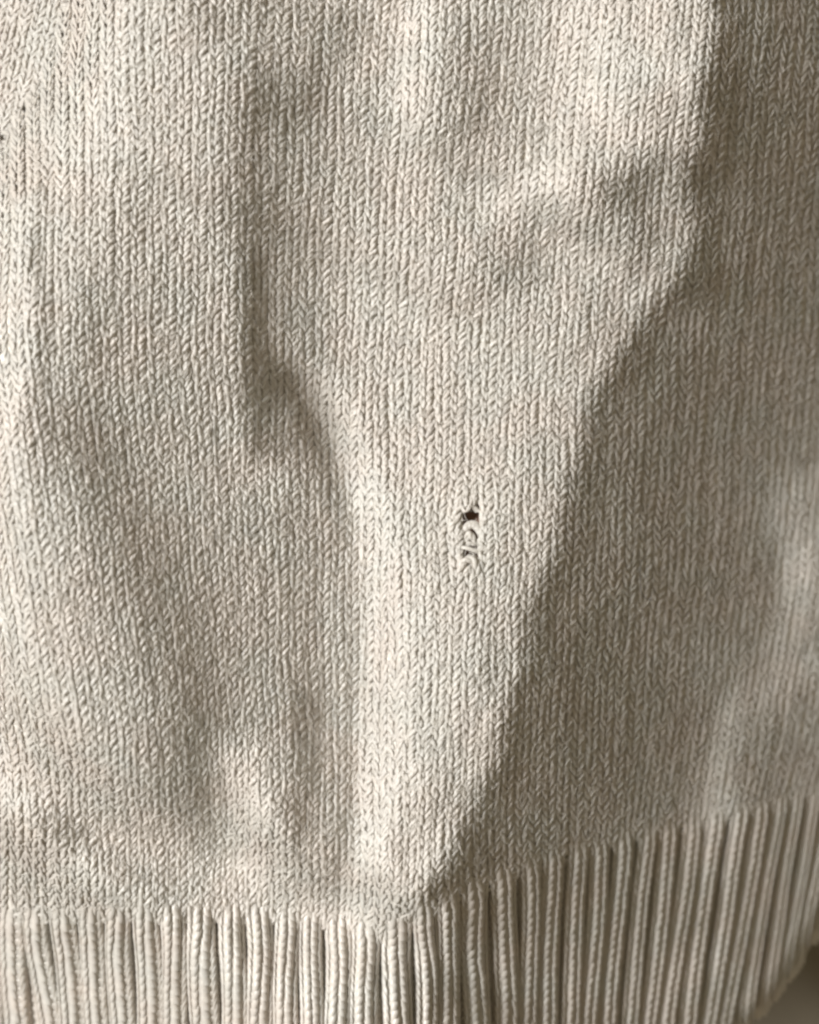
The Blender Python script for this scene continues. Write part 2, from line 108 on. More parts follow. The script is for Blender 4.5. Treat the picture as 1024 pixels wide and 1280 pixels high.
-2046 -1861 -1678 -1498 -1320 -1144 -970 -798 -629 -461 -295 -130 35 201 381 577 772 977 1104 1070 997 962 926 864 796 741 696 641 582 525 481 435 382 325 292 228 95 -49 -135 -182 -240 -302 -368 -422 -450 -462 -482 -495 -501 -515 -542 -562 -573 -583 -598 -608 -612 -613 -625 -637 -646 -671 -716 -730 -804 -946 -1088 -1228 -1360 -1500 -1641 -1792 -1951 -2112 -2264 -2413 -2561 -2708 -2851 -2990 -3125 -3260 -3395 -3533 -3672 -3814 -3958 -4104 -4252 -4402 -4554 -4707 -4861 -5016 -5171 -5327 -5484
-2033 -1841 -1652 -1465 -1280 -1097 -917 -739 -565 -393 -225 -58 105 268 437 623 808 1008 1115 1066 995 953 912 850 783 727 680 624 561 501 453 407 355 298 264 202 65 -81 -212 -301 -330 -321 -341 -396 -433 -455 -474 -487 -491 -502 -522 -542 -555 -572 -592 -609 -625 -641 -662 -685 -704 -727 -750 -784 -885 -1030 -1169 -1296 -1428 -1574 -1715 -1862 -2018 -2177 -2331 -2485 -2639 -2793 -2944 -3090 -3229 -3365 -3499 -3635 -3771 -3909 -4048 -4189 -4331 -4475 -4621 -4768 -4917 -5067 -5218 -5370 -5523
-2034 -1835 -1638 -1443 -1250 -1059 -871 -685 -502 -322 -146 28 197 364 527 701 874 1054 1135 1079 1018 966 915 847 780 722 675 614 551 487 435 382 331 270 236 173 39 -107 -243 -389 -447 -388 -335 -350 -400 -433 -459 -470 -479 -488 -505 -519 -534 -553 -576 -597 -619 -644 -672 -706 -736 -752 -773 -859 -993 -1125 -1258 -1373 -1507 -1654 -1794 -1937 -2089 -2244 -2398 -2552 -2707 -2862 -3019 -3170 -3314 -3452 -3589 -3725 -3861 -3998 -4135 -4272 -4411 -4551 -4693 -4835 -4979 -5124 -5271 -5418 -5567
-2053 -1848 -1644 -1442 -1241 -1041 -844 -648 -456 -265 -78 106 286 463 634 807 975 1124 1162 1105 1050 986 925 854 785 724 673 609 547 483 427 371 318 249 210 147 21 -116 -239 -394 -513 -497 -400 -337 -362 -404 -437 -448 -459 -469 -489 -502 -518 -536 -560 -581 -606 -629 -664 -705 -748 -773 -831 -948 -1084 -1217 -1335 -1451 -1588 -1732 -1871 -2013 -2162 -2315 -2468 -2619 -2772 -2927 -3083 -3238 -3385 -3527 -3667 -3806 -3944 -4081 -4218 -4355 -4493 -4631 -4769 -4909 -5049 -5191 -5333 -5477 -5622
-2095 -1885 -1676 -1467 -1259 -1052 -846 -642 -440 -239 -41 155 348 537 722 900 1071 1181 1182 1131 1069 999 932 860 787 723 665 601 541 479 422 366 312 238 193 124 5 -117 -226 -340 -525 -596 -521 -389 -337 -377 -411 -428 -435 -445 -465 -482 -497 -516 -539 -560 -581 -602 -640 -688 -741 -783 -870 -1007 -1144 -1280 -1397 -1524 -1668 -1813 -1953 -2097 -2246 -2398 -2548 -2698 -2850 -3005 -3160 -3314 -3461 -3604 -3745 -3886 -4025 -4164 -4301 -4439 -4576 -4714 -4851 -4989 -5128 -5267 -5406 -5547 -5689
-2161 -1947 -1733 -1520 -1306 -1093 -881 -670 -459 -249 -41 165 370 571 769 957 1131 1224 1210 1158 1088 1012 939 863 784 713 651 588 528 467 409 357 304 231 187 125 3 -110 -214 -314 -480 -633 -630 -485 -356 -346 -388 -406 -414 -418 -436 -451 -471 -491 -514 -531 -549 -565 -608 -659 -721 -766 -883 -1045 -1181 -1317 -1444 -1591 -1741 -1892 -2034 -2183 -2332 -2484 -2633 -2782 -2933 -3088 -3241 -3392 -3536 -3676 -3815 -3955 -4093 -4232 -4370 -4508 -4645 -4783 -4920 -5057 -5194 -5332 -5470 -5609 -5748
-2243 -2027 -1809 -1593 -1375 -1159 -941 -725 -507 -292 -75 138 354 565 776 975 1162 1256 1241 1189 1115 1037 959 874 787 707 642 577 515 450 392 340 287 214 179 129 17 -97 -206 -307 -433 -602 -684 -589 -404 -328 -370 -388 -394 -391 -406 -418 -439 -460 -482 -493 -509 -523 -570 -631 -693 -743 -879 -1054 -1194 -1339 -1486 -1644 -1804 -1960 -2110 -2262 -2414 -2566 -2715 -2864 -3015 -3169 -3323 -3470 -3608 -3742 -3877 -4012 -4148 -4284 -4421 -4558 -4694 -4831 -4968 -5104 -5241 -5378 -5515 -5652 -5790
-2315 -2098 -1879 -1661 -1440 -1221 -1000 -781 -559 -339 -117 102 324 542 763 974 1177 1281 1270 1222 1152 1078 996 905 809 720 649 581 515 446 381 325 270 197 157 113 19 -84 -193 -291 -402 -552 -685 -665 -468 -337 -352 -368 -366 -358 -372 -382 -397 -415 -432 -442 -455 -472 -524 -593 -652 -714 -864 -1042 -1190 -1348 -1511 -1678 -1846 -2011 -2170 -2326 -2483 -2637 -2789 -2939 -3091 -3246 -3400 -3551 -3690 -3817 -3946 -4076 -4207 -4339 -4473 -4607 -4742 -4876 -5012 -5147 -5283 -5419 -5555 -5691 -5828
-2360 -2143 -1923 -1704 -1483 -1263 -1040 -818 -594 -372 -147 76 302 524 750 969 1187 1305 1297 1254 1194 1129 1049 957 856 759 680 609 538 464 391 329 270 196 129 73 9 -65 -156 -252 -356 -489 -640 -690 -538 -360 -326 -341 -328 -320 -331 -338 -341 -355 -370 -381 -391 -410 -466 -539 -595 -686 -840 -1014 -1173 -1335 -1510 -1685 -1863 -2036 -2204 -2369 -2533 -2695 -2851 -3005 -3161 -3321 -3475 -3628 -3761 -3873 -3996 -4117 -4244 -4370 -4500 -4629 -4761 -4893 -5027 -5159 -5294 -5428 -5563 -5698 -5833
-2389 -2173 -1954 -1736 -1515 -1294 -1071 -848 -623 -399 -172 54 282 507 737 960 1187 1321 1322 1285 1233 1178 1108 1021 919 817 729 653 579 504 427 361 297 223 143 78 27 -28 -94 -180 -284 -403 -548 -652 -561 -366 -290 -297 -286 -276 -284 -288 -285 -294 -307 -322 -332 -355 -415 -481 -538 -659 -826 -993 -1151 -1310 -1489 -1669 -1855 -2035 -2211 -2386 -2561 -2731 -2894 -3054 -3213 -3371 -3510 -3634 -3759 -3874 -3994 -4113 -4236 -4358 -4484 -4610 -4739 -4867 -4998 -5128 -5261 -5393 -5526 -5659 -5793
-2415 -2200 -1983 -1766 -1546 -1326 -1104 -882 -657 -432 -204 23 253 481 713 940 1173 1327 1345 1311 1264 1218 1158 1078 983 881 787 706 629 552 476 407 343 275 202 132 70 12 -46 -121 -221 -321 -445 -572 -532 -350 -250 -250 -247 -239 -247 -250 -244 -242 -247 -265 -282 -314 -375 -429 -505 -640 -811 -978 -1129 -1285 -1463 -1643 -1832 -2015 -2197 -2379 -2564 -2742 -2915 -3082 -3249 -3379 -3492 -3617 -3741 -3868 -3992 -4117 -4240 -4364 -4488 -4613 -4739 -4866 -4994 -5123 -5253 -5383 -5514 -5646 -5778
-2438 -2224 -2009 -1794 -1576 -1358 -1138 -917 -694 -470 -244 -17 213 443 676 908 1144 1321 1364 1333 1291 1251 1197 1124 1038 942 848 762 678 597 521 451 383 314 244 172 101 33 -37 -112 -200 -277 -372 -493 -494 -338 -223 -217 -220 -217 -228 -232 -213 -200 -193 -214 -238 -281 -337 -378 -465 -613 -787 -955 -1104 -1261 -1435 -1615 -1802 -1987 -2170 -2358 -2545 -2730 -2905 -3087 -3244 -3361 -3469 -3583 -3719 -3855 -3990 -4120 -4250 -4377 -4505 -4632 -4759 -4886 -5014 -5141 -5270 -5399 -5529 -5659 -5791
-2459 -2246 -2033 -1819 -1605 -1388 -1171 -952 -732 -510 -287 -61 166 396 627 861 1096 1298 1370 1347 1312 1278 1229 1161 1083 994 904 818 729 642 564 493 418 344 271 199 125 53 -27 -105 -193 -260 -340 -437 -474 -353 -212 -191 -194 -200 -210 -212 -182 -158 -143 -164 -190 -235 -287 -317 -423 -594 -761 -927 -1073 -1233 -1404 -1584 -1769 -1956 -2139 -2330 -2516 -2702 -2875 -3059 -3209 -3324 -3429 -3537 -3675 -3817 -3959 -4097 -4234 -4367 -4500 -4631 -4761 -4890 -5020 -5149 -5278 -5407 -5537 -5667 -5797
-2477 -2265 -2054 -1841 -1628 -1414 -1199 -983 -766 -547 -328 -105 118 345 572 804 1035 1254 1359 1351 1324 1293 1250 1187 1116 1032 947 864 775 687 606 532 457 382 308 236 163 91 12 -70 -166 -242 -320 -406 -465 -368 -201 -157 -159 -170 -183 -184 -147 -115 -93 -112 -141 -188 -242 -285 -395 -565 -732 -893 -1038 -1201 -1372 -1550 -1735 -1924 -2108 -2299 -2486 -2673 -2847 -3034 -3183 -3295 -3398 -3499 -3631 -3769 -3913 -4053 -4195 -4333 -4471 -4606 -4741 -4874 -5007 -5138 -5270 -5400 -5531 -5662 -5793
-2495 -2283 -2072 -1860 -1648 -1435 -1222 -1008 -794 -577 -361 -142 76 299 521 748 973 1195 1328 1346 1323 1294 1255 1199 1135 1056 972 892 808 720 637 562 491 420 349 277 203 131 54 -26 -126 -211 -290 -375 -441 -359 -179 -114 -111 -122 -139 -142 -104 -68 -43 -66 -107 -160 -209 -266 -385 -547 -710 -861 -1007 -1171 -1340 -1515 -1700 -1890 -2075 -2265 -2453 -2642 -2821 -3013 -3177 -3304 -3394 -3452 -3563 -3705 -3849 -3994 -4138 -4280 -4422 -4562 -4701 -4838 -4975 -5110 -5244 -5378 -5511 -5643 -5776
-2514 -2302 -2090 -1877 -1666 -1453 -1241 -1027 -814 -600 -386 -171 45 263 481 703 924 1142 1289 1328 1312 1289 1256 1206 1147 1072 992 914 831 743 657 582 512 444 374 304 232 159 84 7 -90 -175 -250 -332 -402 -340 -156 -65 -54 -58 -75 -79 -50 -19 0 -30 -88 -146 -191 -260 -395 -552 -705 -844 -989 -1152 -1316 -1485 -1668 -1854 -2039 -2225 -2414 -2603 -2790 -2978 -3170 -3324 -3384 -3374 -3453 -3614 -3764 -3917 -4063 -4211 -4355 -4500 -4642 -4784 -4924 -5063 -5200 -5338 -5473 -5609 -5743
-2538 -2324 -2111 -1898 -1684 -1471 -1258 -1044 -831 -618 -405 -191 23 238 452 670 886 1100 1252 1300 1294 1281 1258 1212 1156 1086 1009 932 846 757 672 594 522 453 384 316 248 177 102 27 -64 -145 -213 -290 -355 -321 -145 -22 1 9 2 0 11 27 28 -7 -70 -122 -172 -261 -410 -569 -710 -844 -991 -1150 -1307 -1470 -1645 -1825 -2007 -2188 -2373 -2560 -2751 -2940 -3141 -3302 -3342 -3301 -3364 -3523 -3675 -3831 -3980 -4131 -4278 -4426 -4571 -4716 -4858 -5001 -5142 -5282 -5421 -5560 -5696
-2568 -2353 -2137 -1922 -1707 -1492 -1277 -1062 -848 -633 -419 -205 8 222 435 650 863 1073 1220 1268 1272 1266 1251 1209 1155 1088 1016 937 853 765 682 601 527 457 389 321 256 185 112 35 -52 -133 -192 -263 -318 -316 -155 2 40 59 62 63 60 58 39 3 -53 -101 -156 -285 -450 -591 -723 -857 -1011 -1165 -1319 -1474 -1642 -1814 -1989 -2164 -2341 -2523 -2710 -2897 -3095 -3255 -3293 -3259 -3325 -3468 -3611 -3760 -3907 -4055 -4203 -4350 -4496 -4642 -4787 -4931 -5074 -5216 -5358 -5498 -5638
-2606 -2390 -2173 -1956 -1738 -1521 -1304 -1087 -870 -653 -436 -220 -5 210 424 638 850 1056 1193 1234 1242 1241 1231 1191 1139 1079 1014 938 857 771 690 607 532 460 393 323 258 187 115 37 -48 -129 -183 -251 -305 -318 -163 17 68 89 96 99 94 83 58 17 -33 -92 -171 -319 -485 -613 -745 -886 -1041 -1194 -1346 -1499 -1660 -1825 -1994 -2161 -2330 -2504 -2681 -2860 -3043 -3203 -3247 -3246 -3334 -3458 -3590 -3724 -3864 -4003 -4147 -4289 -4433 -4576 -4721 -4864 -5008 -5151 -5294 -5435 -5578
-2653 -2435 -2217 -1999 -1779 -1560 -1340 -1120 -901 -681 -462 -243 -24 195 412 630 844 1045 1168 1202 1208 1205 1195 1160 1116 1068 1009 936 859 775 693 611 535 462 394 326 263 195 122 44 -41 -121 -173 -239 -300 -309 -155 32 93 111 119 123 121 111 81 37 -14 -77 -199 -357 -501 -636 -776 -925 -1079 -1233 -1384 -1539 -1696 -1858 -2020 -2184 -2347 -2515 -2680 -2849 -3015 -3169 -3232 -3276 -3380 -3488 -3609 -3730 -3859 -3988 -4123 -4258 -4397 -4535 -4676 -4817 -4959 -5100 -5243 -5384 -5526
-2713 -2496 -2278 -2058 -1838 -1616 -1395 -1173 -951 -728 -506 -283 -62 161 382 605 823 1025 1144 1172 1173 1167 1157 1128 1093 1052 995 925 854 774 689 606 531 459 392 328 268 202 131 54 -31 -111 -162 -225 -293 -295 -139 51 119 131 137 138 140 133 98 50 -2 -74 -221 -380 -514 -661 -811 -966 -1120 -1276 -1429 -1586 -1742 -1902 -2061 -2223 -2384 -2549 -2707 -2867 -3027 -3172 -3244 -3313 -3425 -3534 -3649 -3764 -3884 -4006 -4132 -4260 -4391 -4523 -4659 -4795 -4933 -5071 -5211 -5350 -5491
-2775 -2560 -2343 -2124 -1904 -1683 -1460 -1236 -1012 -787 -562 -336 -112 114 338 564 786 1000 1128 1154 1152 1145 1134 1107 1073 1034 978 910 844 767 679 593 518 448 382 318 258 194 127 54 -30 -111 -161 -217 -285 -282 -125 74 152 157 159 153 159 156 117 58 8 -70 -223 -380 -521 -677 -837 -997 -1155 -1313 -1469 -1626 -1783 -1941 -2100 -2261 -2423 -2587 -2748 -2907 -3061 -3186 -3255 -3339 -3459 -3574 -3692 -3807 -3925 -4043 -4164 -4286 -4411 -4538 -4667 -4798 -4930 -5064 -5200 -5337 -5474
-2827 -2616 -2404 -2187 -1970 -1749 -1527 -1303 -1078 -851 -624 -396 -168 61 288 517 742 968 1117 1148 1146 1144 1133 1101 1063 1021 963 898 835 759 668 578 502 432 363 296 233 170 107 40 -42 -122 -171 -222 -284 -275 -117 96 187 190 188 180 185 180 137 67 17 -62 -216 -375 -521 -681 -845 -1011 -1174 -1337 -1496 -1656 -1813 -1971 -2128 -2287 -2447 -2611 -2774 -2943 -3084 -3179 -3261 -3366 -3488 -3607 -3726 -3844 -3962 -4080 -4199 -4318 -4440 -4562 -4687 -4813 -4941 -5071 -5202 -5334 -5468
-2867 -2663 -2457 -2246 -2033 -1817 -1598 -1375 -1151 -924 -697 -467 -237 -5 225 458 688 921 1092 1145 1144 1144 1135 1101 1058 1014 957 892 828 754 661 570 488 414 340 271 207 144 79 14 -65 -142 -191 -238 -297 -279 -115 112 218 225 226 217 218 211 160 85 28 -52 -197 -364 -515 -677 -842 -1011 -1180 -1347 -1512 -1675 -1834 -1993 -2148 -2305 -2461 -2619 -2778 -2942 -3078 -3161 -3262 -3383 -3493 -3611 -3727 -3846 -3963 -4082 -4200 -4320 -4439 -4560 -4681 -4805 -4929 -5055 -5182 -5311 -5441
-2886 -2692 -2495 -2293 -2088 -1879 -1666 -1449 -1229 -1004 -778 -549 -319 -86 147 383 617 853 1044 1125 1130 1128 1121 1092 1051 1012 959 892 824 753 663 569 479 400 324 255 191 126 58 -9 -92 -167 -216 -260 -322 -291 -119 116 237 249 258 250 249 233 178 107 50 -45 -193 -354 -508 -672 -837 -1006 -1175 -1346 -1516 -1685 -1850 -2012 -2170 -2324 -2475 -2625 -2776 -2928 -3063 -3154 -3251 -3366 -3473 -3589 -3703 -3822 -3939 -4059 -4177 -4297 -4416 -4537 -4657 -4779 -4901 -5025 -5150 -5276 -5403
-2877 -2694 -2508 -2318 -2124 -1925 -1722 -1514 -1302 -1085 -863 -638 -409 -177 56 292 529 766 972 1084 1106 1105 1098 1076 1039 1004 959 894 826 760 672 574 477 394 321 254 189 122 50 -22 -112 -194 -243 -288 -354 -310 -124 108 236 251 271 267 266 239 185 121 72 -54 -214 -355 -508 -672 -838 -1004 -1173 -1343 -1516 -1690 -1860 -2028 -2191 -2352 -2506 -2652 -2789 -2929 -3047 -3145 -3239 -3354 -3487 -3610 -3734 -3855 -3978 -4098 -4220 -4341 -4462 -4583 -4705 -4826 -4949 -5071 -5195 -5319 -5445
-2836 -2662 -2488 -2309 -2129 -1943 -1754 -1559 -1360 -1153 -943 -724 -503 -275 -45 190 425 664 877 1022 1079 1092 1085 1061 1024 992 952 896 835 774 684 583 482 398 325 261 195 129 53 -24 -128 -221 -277 -321 -395 -330 -127 95 219 235 261 267 269 240 185 138 73 -72 -229 -367 -515 -683 -847 -1012 -1177 -1346 -1517 -1693 -1866 -2038 -2208 -2372 -2538 -2672 -2784 -2910 -3018 -3123 -3242 -3387 -3528 -3670 -3804 -3938 -4066 -4195 -4320 -4446 -4570 -4695 -4818 -4942 -5065 -5189 -5312 -5437 -5561
-2762 -2594 -2429 -2260 -2093 -1920 -1747 -1567 -1385 -1194 -1000 -796 -588 -369 -148 84 314 553 765 938 1046 1085 1081 1053 1015 983 944 896 842 784 693 593 490 404 327 260 196 133 54 -29 -147 -249 -311 -355 -432 -346 -128 85 203 215 242 252 261 234 192 168 62 -100 -239 -381 -530 -703 -864 -1028 -1190 -1356 -1524 -1698 -1874 -2045 -2218 -2383 -2549 -2651 -2742 -2871 -2994 -3118 -3249 -3416 -3564 -3720 -3863 -4009 -4146 -4285 -4417 -4551 -4679 -4810 -4936 -5065 -5190 -5318 -5442 -5569 -5693
-2664 -2498 -2335 -2172 -2012 -1851 -1690 -1527 -1362 -1191 -1016 -833 -644 -445 -238 -20 203 433 641 822 968 1056 1076 1051 1012 978 936 887 836 780 692 595 495 407 327 257 196 135 57 -33 -158 -264 -328 -376 -448 -360 -133 75 189 199 222 230 240 219 203 170 41 -124 -264 -403 -554 -726 -885 -1047 -1206 -1371 -1536 -1710 -1882 -2054 -2221 -2396 -2540 -2625 -2705 -2837 -2990 -3136 -3284 -3443 -3601 -3759 -3912 -4064 -4211 -4357 -4499 -4639 -4776 -4912 -5045 -5178 -5308 -5439 -5567 -5696 -5824
-2555 -2385 -2219 -2055 -1896 -1738 -1584 -1431 -1279 -1126 -972 -812 -649 -476 -294 -101 104 315 509 682 840 972 1040 1039 1004 968 925 873 818 762 679 585 488 404 331 267 208 147 70 -18 -144 -250 -312 -368 -443 -361 -135 64 172 186 207 211 211 191 193 145 6 -154 -297 -434 -584 -749 -906 -1066 -1227 -1392 -1556 -1727 -1894 -2063 -2227 -2400 -2527 -2604 -2694 -2835 -3002 -3163 -3321 -3478 -3636 -3794 -3952 -4107 -4261 -4413 -4561 -4708 -4852 -4994 -5134 -5272 -5409 -5544 -5677 -5810 -5941
-2459 -2280 -2105 -1934 -1768 -1605 -1448 -1295 -1147 -1002 -861 -720 -580 -436 -288 -129 41 219 386 540 687 831 943 987 974 948 912 861 800 742 660 565 469 395 343 295 244 183 109 26 -99 -206 -266 -330 -413 -339 -120 64 157 175 193 192 177 148 147 88 -53 -205 -343 -477 -624 -780 -934 -1093 -1257 -1423 -1587 -1753 -1916 -2079 -2239 -2408 -2525 -2588 -2704 -2861 -3022 -3185 -3347 -3509 -3669 -3830 -3988 -4147 -4303 -4459 -4612 -4764 -4913 -5061 -5207 -5350 -5492 -5632 -5771 -5908 -6044
-2407 -2217 -2031 -1847 -1668 -1493 -1324 -1161 -1004 -854 -711 -575 -445 -320 -198 -76 50 175 291 410 534 659 779 863 891 893 875 832 773 716 638 545 452 391 360 332 292 237 170 93 -33 -146 -208 -275 -364 -293 -77 84 157 173 183 176 145 113 98 21 -119 -271 -402 -533 -677 -827 -976 -1135 -1299 -1466 -1629 -1792 -1948 -2108 -2264 -2427 -2524 -2588 -2723 -2886 -3049 -3212 -3375 -3538 -3700 -3862 -4023 -4182 -4341 -4499 -4655 -4810 -4963 -5115 -5265 -5414 -5561 -5706 -5849 -5991 -6131
-2478 -2279 -2081 -1885 -1691 -1500 -1314 -1133 -958 -789 -630 -479 -339 -210 -93 13 108 180 229 298 389 490 588 679 742 778 789 763 716 668 599 512 424 368 349 340 326 286 230 157 31 -86 -150 -220 -308 -234 -14 125 177 188 190 170 130 98 73 -50 -207 -344 -473 -599 -743 -889 -1038 -1193 -1357 -1522 -1685 -1842 -1995 -2150 -2311 -2451 -2519 -2595 -2741 -2906 -3072 -3237 -3402 -3566 -3730 -3893 -4055 -4216 -4377 -4536 -4694 -4851 -5008 -5162 -5316 -5468 -5619 -5768 -5915 -6062 -6206
-2739 -2534 -2329 -2123 -1918 -1714 -1511 -1311 -1115 -923 -737 -559 -391 -233 -90 36 138 200 215 226 272 339 408 479 546 605 641 639 612 581 525 444 356 300 293 317 340 316 263 194 76 -37 -102 -175 -255 -176 49 173 208 220 209 168 119 89 22 -132 -289 -421 -544 -673 -817 -964 -1112 -1267 -1427 -1591 -1752 -1906 -2054 -2205 -2360 -2488 -2535 -2607 -2759 -2924 -3093 -3260 -3427 -3593 -3758 -3922 -4086 -4249 -4411 -4571 -4731 -4890 -5048 -5205 -5361 -5516 -5669 -5822 -5973 -6122 -6271
-3091 -2886 -2678 -2469 -2258 -2046 -1833 -1620 -1407 -1194 -984 -778 -576 -381 -195 -20 134 228 250 240 221 230 264 301 344 398 443 460 455 444 402 331 247 195 197 264 346 350 288 214 105 7 -57 -134 -209 -123 96 205 232 241 212 153 100 60 -54 -213 -351 -485 -607 -746 -890 -1039 -1187 -1343 -1500 -1663 -1822 -1977 -2125 -2279 -2425 -2543 -2574 -2627 -2775 -2940 -3111 -3280 -3449 -3617 -3785 -3951 -4116 -4280 -4444 -4606 -4767 -4928 -5087 -5246 -5404 -5560 -5716 -5871 -6024 -6177 -6328
-3344 -3142 -2938 -2731 -2521 -2308 -2092 -1874 -1653 -1431 -1206 -980 -754 -529 -306 -89 126 284 322 290 239 195 170 158 165 194 231 254 261 262 238 182 114 67 83 184 339 401 338 248 140 60 -2 -86 -161 -70 130 214 244 247 202 141 92 16 -112 -262 -398 -529 -663 -808 -956 -1107 -1255 -1410 -1565 -1727 -1884 -2041 -2192 -2356 -2495 -2589 -2615 -2656 -2790 -2953 -3127 -3298 -3470 -3640 -3810 -3977 -4145 -4311 -4476 -4639 -4803 -4964 -5126 -5286 -5445 -5603 -5761 -5917 -6073 -6227 -6381
-3495 -3299 -3101 -2899 -2696 -2487 -2277 -2062 -1844 -1620 -1394 -1162 -928 -688 -447 -201 39 260 357 327 264 190 126 75 47 40 54 66 68 69 56 15 -39 -78 -45 81 272 418 403 300 186 119 63 -31 -105 -15 159 214 244 245 194 158 108 -13 -154 -300 -429 -565 -710 -860 -1011 -1164 -1314 -1468 -1620 -1780 -1935 -2092 -2242 -2405 -2535 -2621 -2649 -2698 -2808 -2957 -3140 -3313 -3490 -3661 -3835 -4004 -4174 -4341 -4508 -4673 -4838 -5001 -5164 -5325 -5487 -5646 -5805 -5963 -6120 -6276 -6432
-3621 -3434 -3243 -3051 -2854 -2655 -2453 -2247 -2037 -1823 -1603 -1380 -1149 -913 -669 -419 -159 83 264 314 258 188 110 42 -10 -39 -56 -67 -83 -91 -106 -139 -189 -232 -209 -79 124 321 384 316 208 154 103 13 -46 49 196 222 242 244 205 199 113 -47 -190 -335 -458 -601 -750 -903 -1055 -1212 -1364 -1519 -1669 -1826 -1979 -2135 -2284 -2441 -2561 -2645 -2695 -2759 -2854 -2989 -3168 -3341 -3518 -3690 -3864 -4034 -4205 -4374 -4542 -4709 -4875 -5039 -5204 -5366 -5528 -5689 -5849 -6009 -6167 -6325 -6482
-3726 -3547 -3364 -3180 -2992 -2803 -2610 -2414 -2215 -2013 -1806 -1595 -1379 -1158 -928 -691 -437 -185 38 176 204 176 117 49 -9 -54 -93 -126 -157 -184 -214 -253 -307 -361 -380 -290 -86 121 245 249 176 138 96 12 -4 126 252 253 248 241 232 217 110 -57 -213 -356 -485 -631 -783 -937 -1091 -1249 -1404 -1559 -1708 -1863 -2015 -2170 -2320 -2475 -2593 -2680 -2752 -2827 -2924 -3057 -3225 -3391 -3563 -3732 -3904 -4074 -4244 -4412 -4581 -4748 -4915 -5080 -5245 -5409 -5572 -5734 -5895 -6055 -6215 -6373 -6532
-3810 -3638 -3463 -3286 -3107 -2926 -2742 -2556 -2367 -2176 -1981 -1784 -1582 -1379 -1170 -958 -724 -475 -238 -57 79 143 138 103 43 -13 -67 -115 -162 -206 -251 -298 -353 -408 -453 -431 -279 -83 55 108 90 74 45 -36 9 205 321 318 283 272 279 237 104 -66 -228 -370 -506 -654 -808 -963 -1119 -1274 -1431 -1584 -1734 -1887 -2040 -2191 -2341 -2495 -2628 -2726 -2810 -2887 -3002 -3151 -3307 -3468 -3631 -3795 -3961 -4128 -4295 -4462 -4629 -4796 -4962 -5127 -5292 -5456 -5619 -5781 -5943 -6104 -6265 -6424 -6583
-3869 -3703 -3535 -3366 -3194 -3021 -2845 -2667 -2486 -2305 -2119 -1932 -1741 -1551 -1356 -1161 -945 -711 -473 -271 -104 26 133 168 120 62 -3 -62 -121 -174 -226 -275 -326 -374 -413 -425 -362 -224 -107 -51 -43 -40 -67 -125 -28 194 345 374 338 334 317 208 48 -106 -256 -390 -530 -678 -831 -985 -1138 -1290 -1446 -1597 -1748 -1899 -2053 -2200 -2350 -2497 -2650 -2777 -2868 -2957 -3088 -3246 -3400 -3558 -3715 -3875 -4036 -4199 -4362 -4526 -4690 -4854 -5018 -5182 -5346 -5509 -5672 -5834 -5996 -6157 -6318 -6478 -6637
-3908 -3748 -3586 -3423 -3258 -3092 -2923 -2753 -2580 -2405 -2228 -2048 -1866 -1682 -1495 -1305 -1104 -886 -671 -477 -303 -136 16 132 158 109 55 -5 -65 -125 -179 -231 -277 -321 -352 -370 -354 -308 -257 -227 -213 -209 -235 -271 -146 84 275 365 385 392 287 122 -29 -171 -299 -431 -570 -710 -855 -1006 -1154 -1304 -1456 -1607 -1757 -1911 -2063 -2211 -2357 -2509 -2661 -2815 -2924 -3034 -3183 -3335 -3495 -3651 -3809 -3965 -4124 -4282 -4442 -4602 -4763 -4924 -5086 -5247 -5410 -5571 -5733 -5894 -6055 -6215 -6376 -6535 -6695
-3928 -3773 -3616 -3459 -3300 -3140 -2978 -2814 -2648 -2481 -2311 -2139 -1964 -1787 -1606 -1423 -1232 -1037 -850 -675 -508 -343 -184 -38 52 67 55 20 -32 -88 -138 -190 -235 -277 -310 -336 -347 -353 -351 -350 -348 -358 -374 -400 -285 -55 135 266 350 311 167 35 -101 -232 -360 -486 -621 -749 -889 -1033 -1179 -1323 -1473 -1622 -1774 -1926 -2077 -2223 -2372 -2525 -2681 -2835 -2974 -3111 -3265 -3422 -3584 -3743 -3902 -4059 -4217 -4373 -4531 -4687 -4846 -5003 -5163 -5321 -5481 -5640 -5800 -5959 -6119 -6278 -6437 -6596 -6755
-3940 -3790 -3638 -3485 -3331 -3176 -3020 -2862 -2703 -2542 -2379 -2215 -2048 -1879 -1707 -1533 -1353 -1176 -1010 -855 -706 -557 -410 -271 -156 -82 -36 -25 -44 -80 -119 -166 -211 -249 -284 -312 -331 -346 -360 -379 -394 -411 -417 -420 -339 -173 -16 104 150 119 55 -17 -144 -290 -421 -546 -673 -797 -932 -1074 -1214 -1355 -1500 -1647 -1798 -1948 -2096 -2239 -2388 -2544 -2702 -2855 -3001 -3153 -3316 -3485 -3655 -3823 -3989 -4151 -4310 -4465 -4620 -4774 -4929 -5084 -5239 -5395 -5552 -5708 -5865 -6022 -6180 -6337 -6495 -6652 -6810
-3955 -3808 -3660 -3511 -3361 -3211 -3059 -2907 -2753 -2598 -2442 -2284 -2124 -1963 -1800 -1635 -1467 -1302 -1149 -1007 -872 -741 -611 -486 -370 -268 -181 -123 -95 -91 -109 -147 -188 -212 -248 -278 -303 -317 -333 -359 -382 -396 -395 -378 -330 -256 -176 -111 -78 -59 -66 -117 -232 -372 -493 -613 -734 -856 -987 -1126 -1259 -1396 -1538 -1683 -1830 -1977 -2119 -2259 -2405 -2560 -2716 -2871 -3016 -3171 -3343 -3518 -3698 -3877 -4054 -4222 -4376 -4523 -4671 -4820 -4971 -5122 -5274 -5426 -5579 -5733 -5887 -6042 -6197 -6352 -6507 -6663 -6818
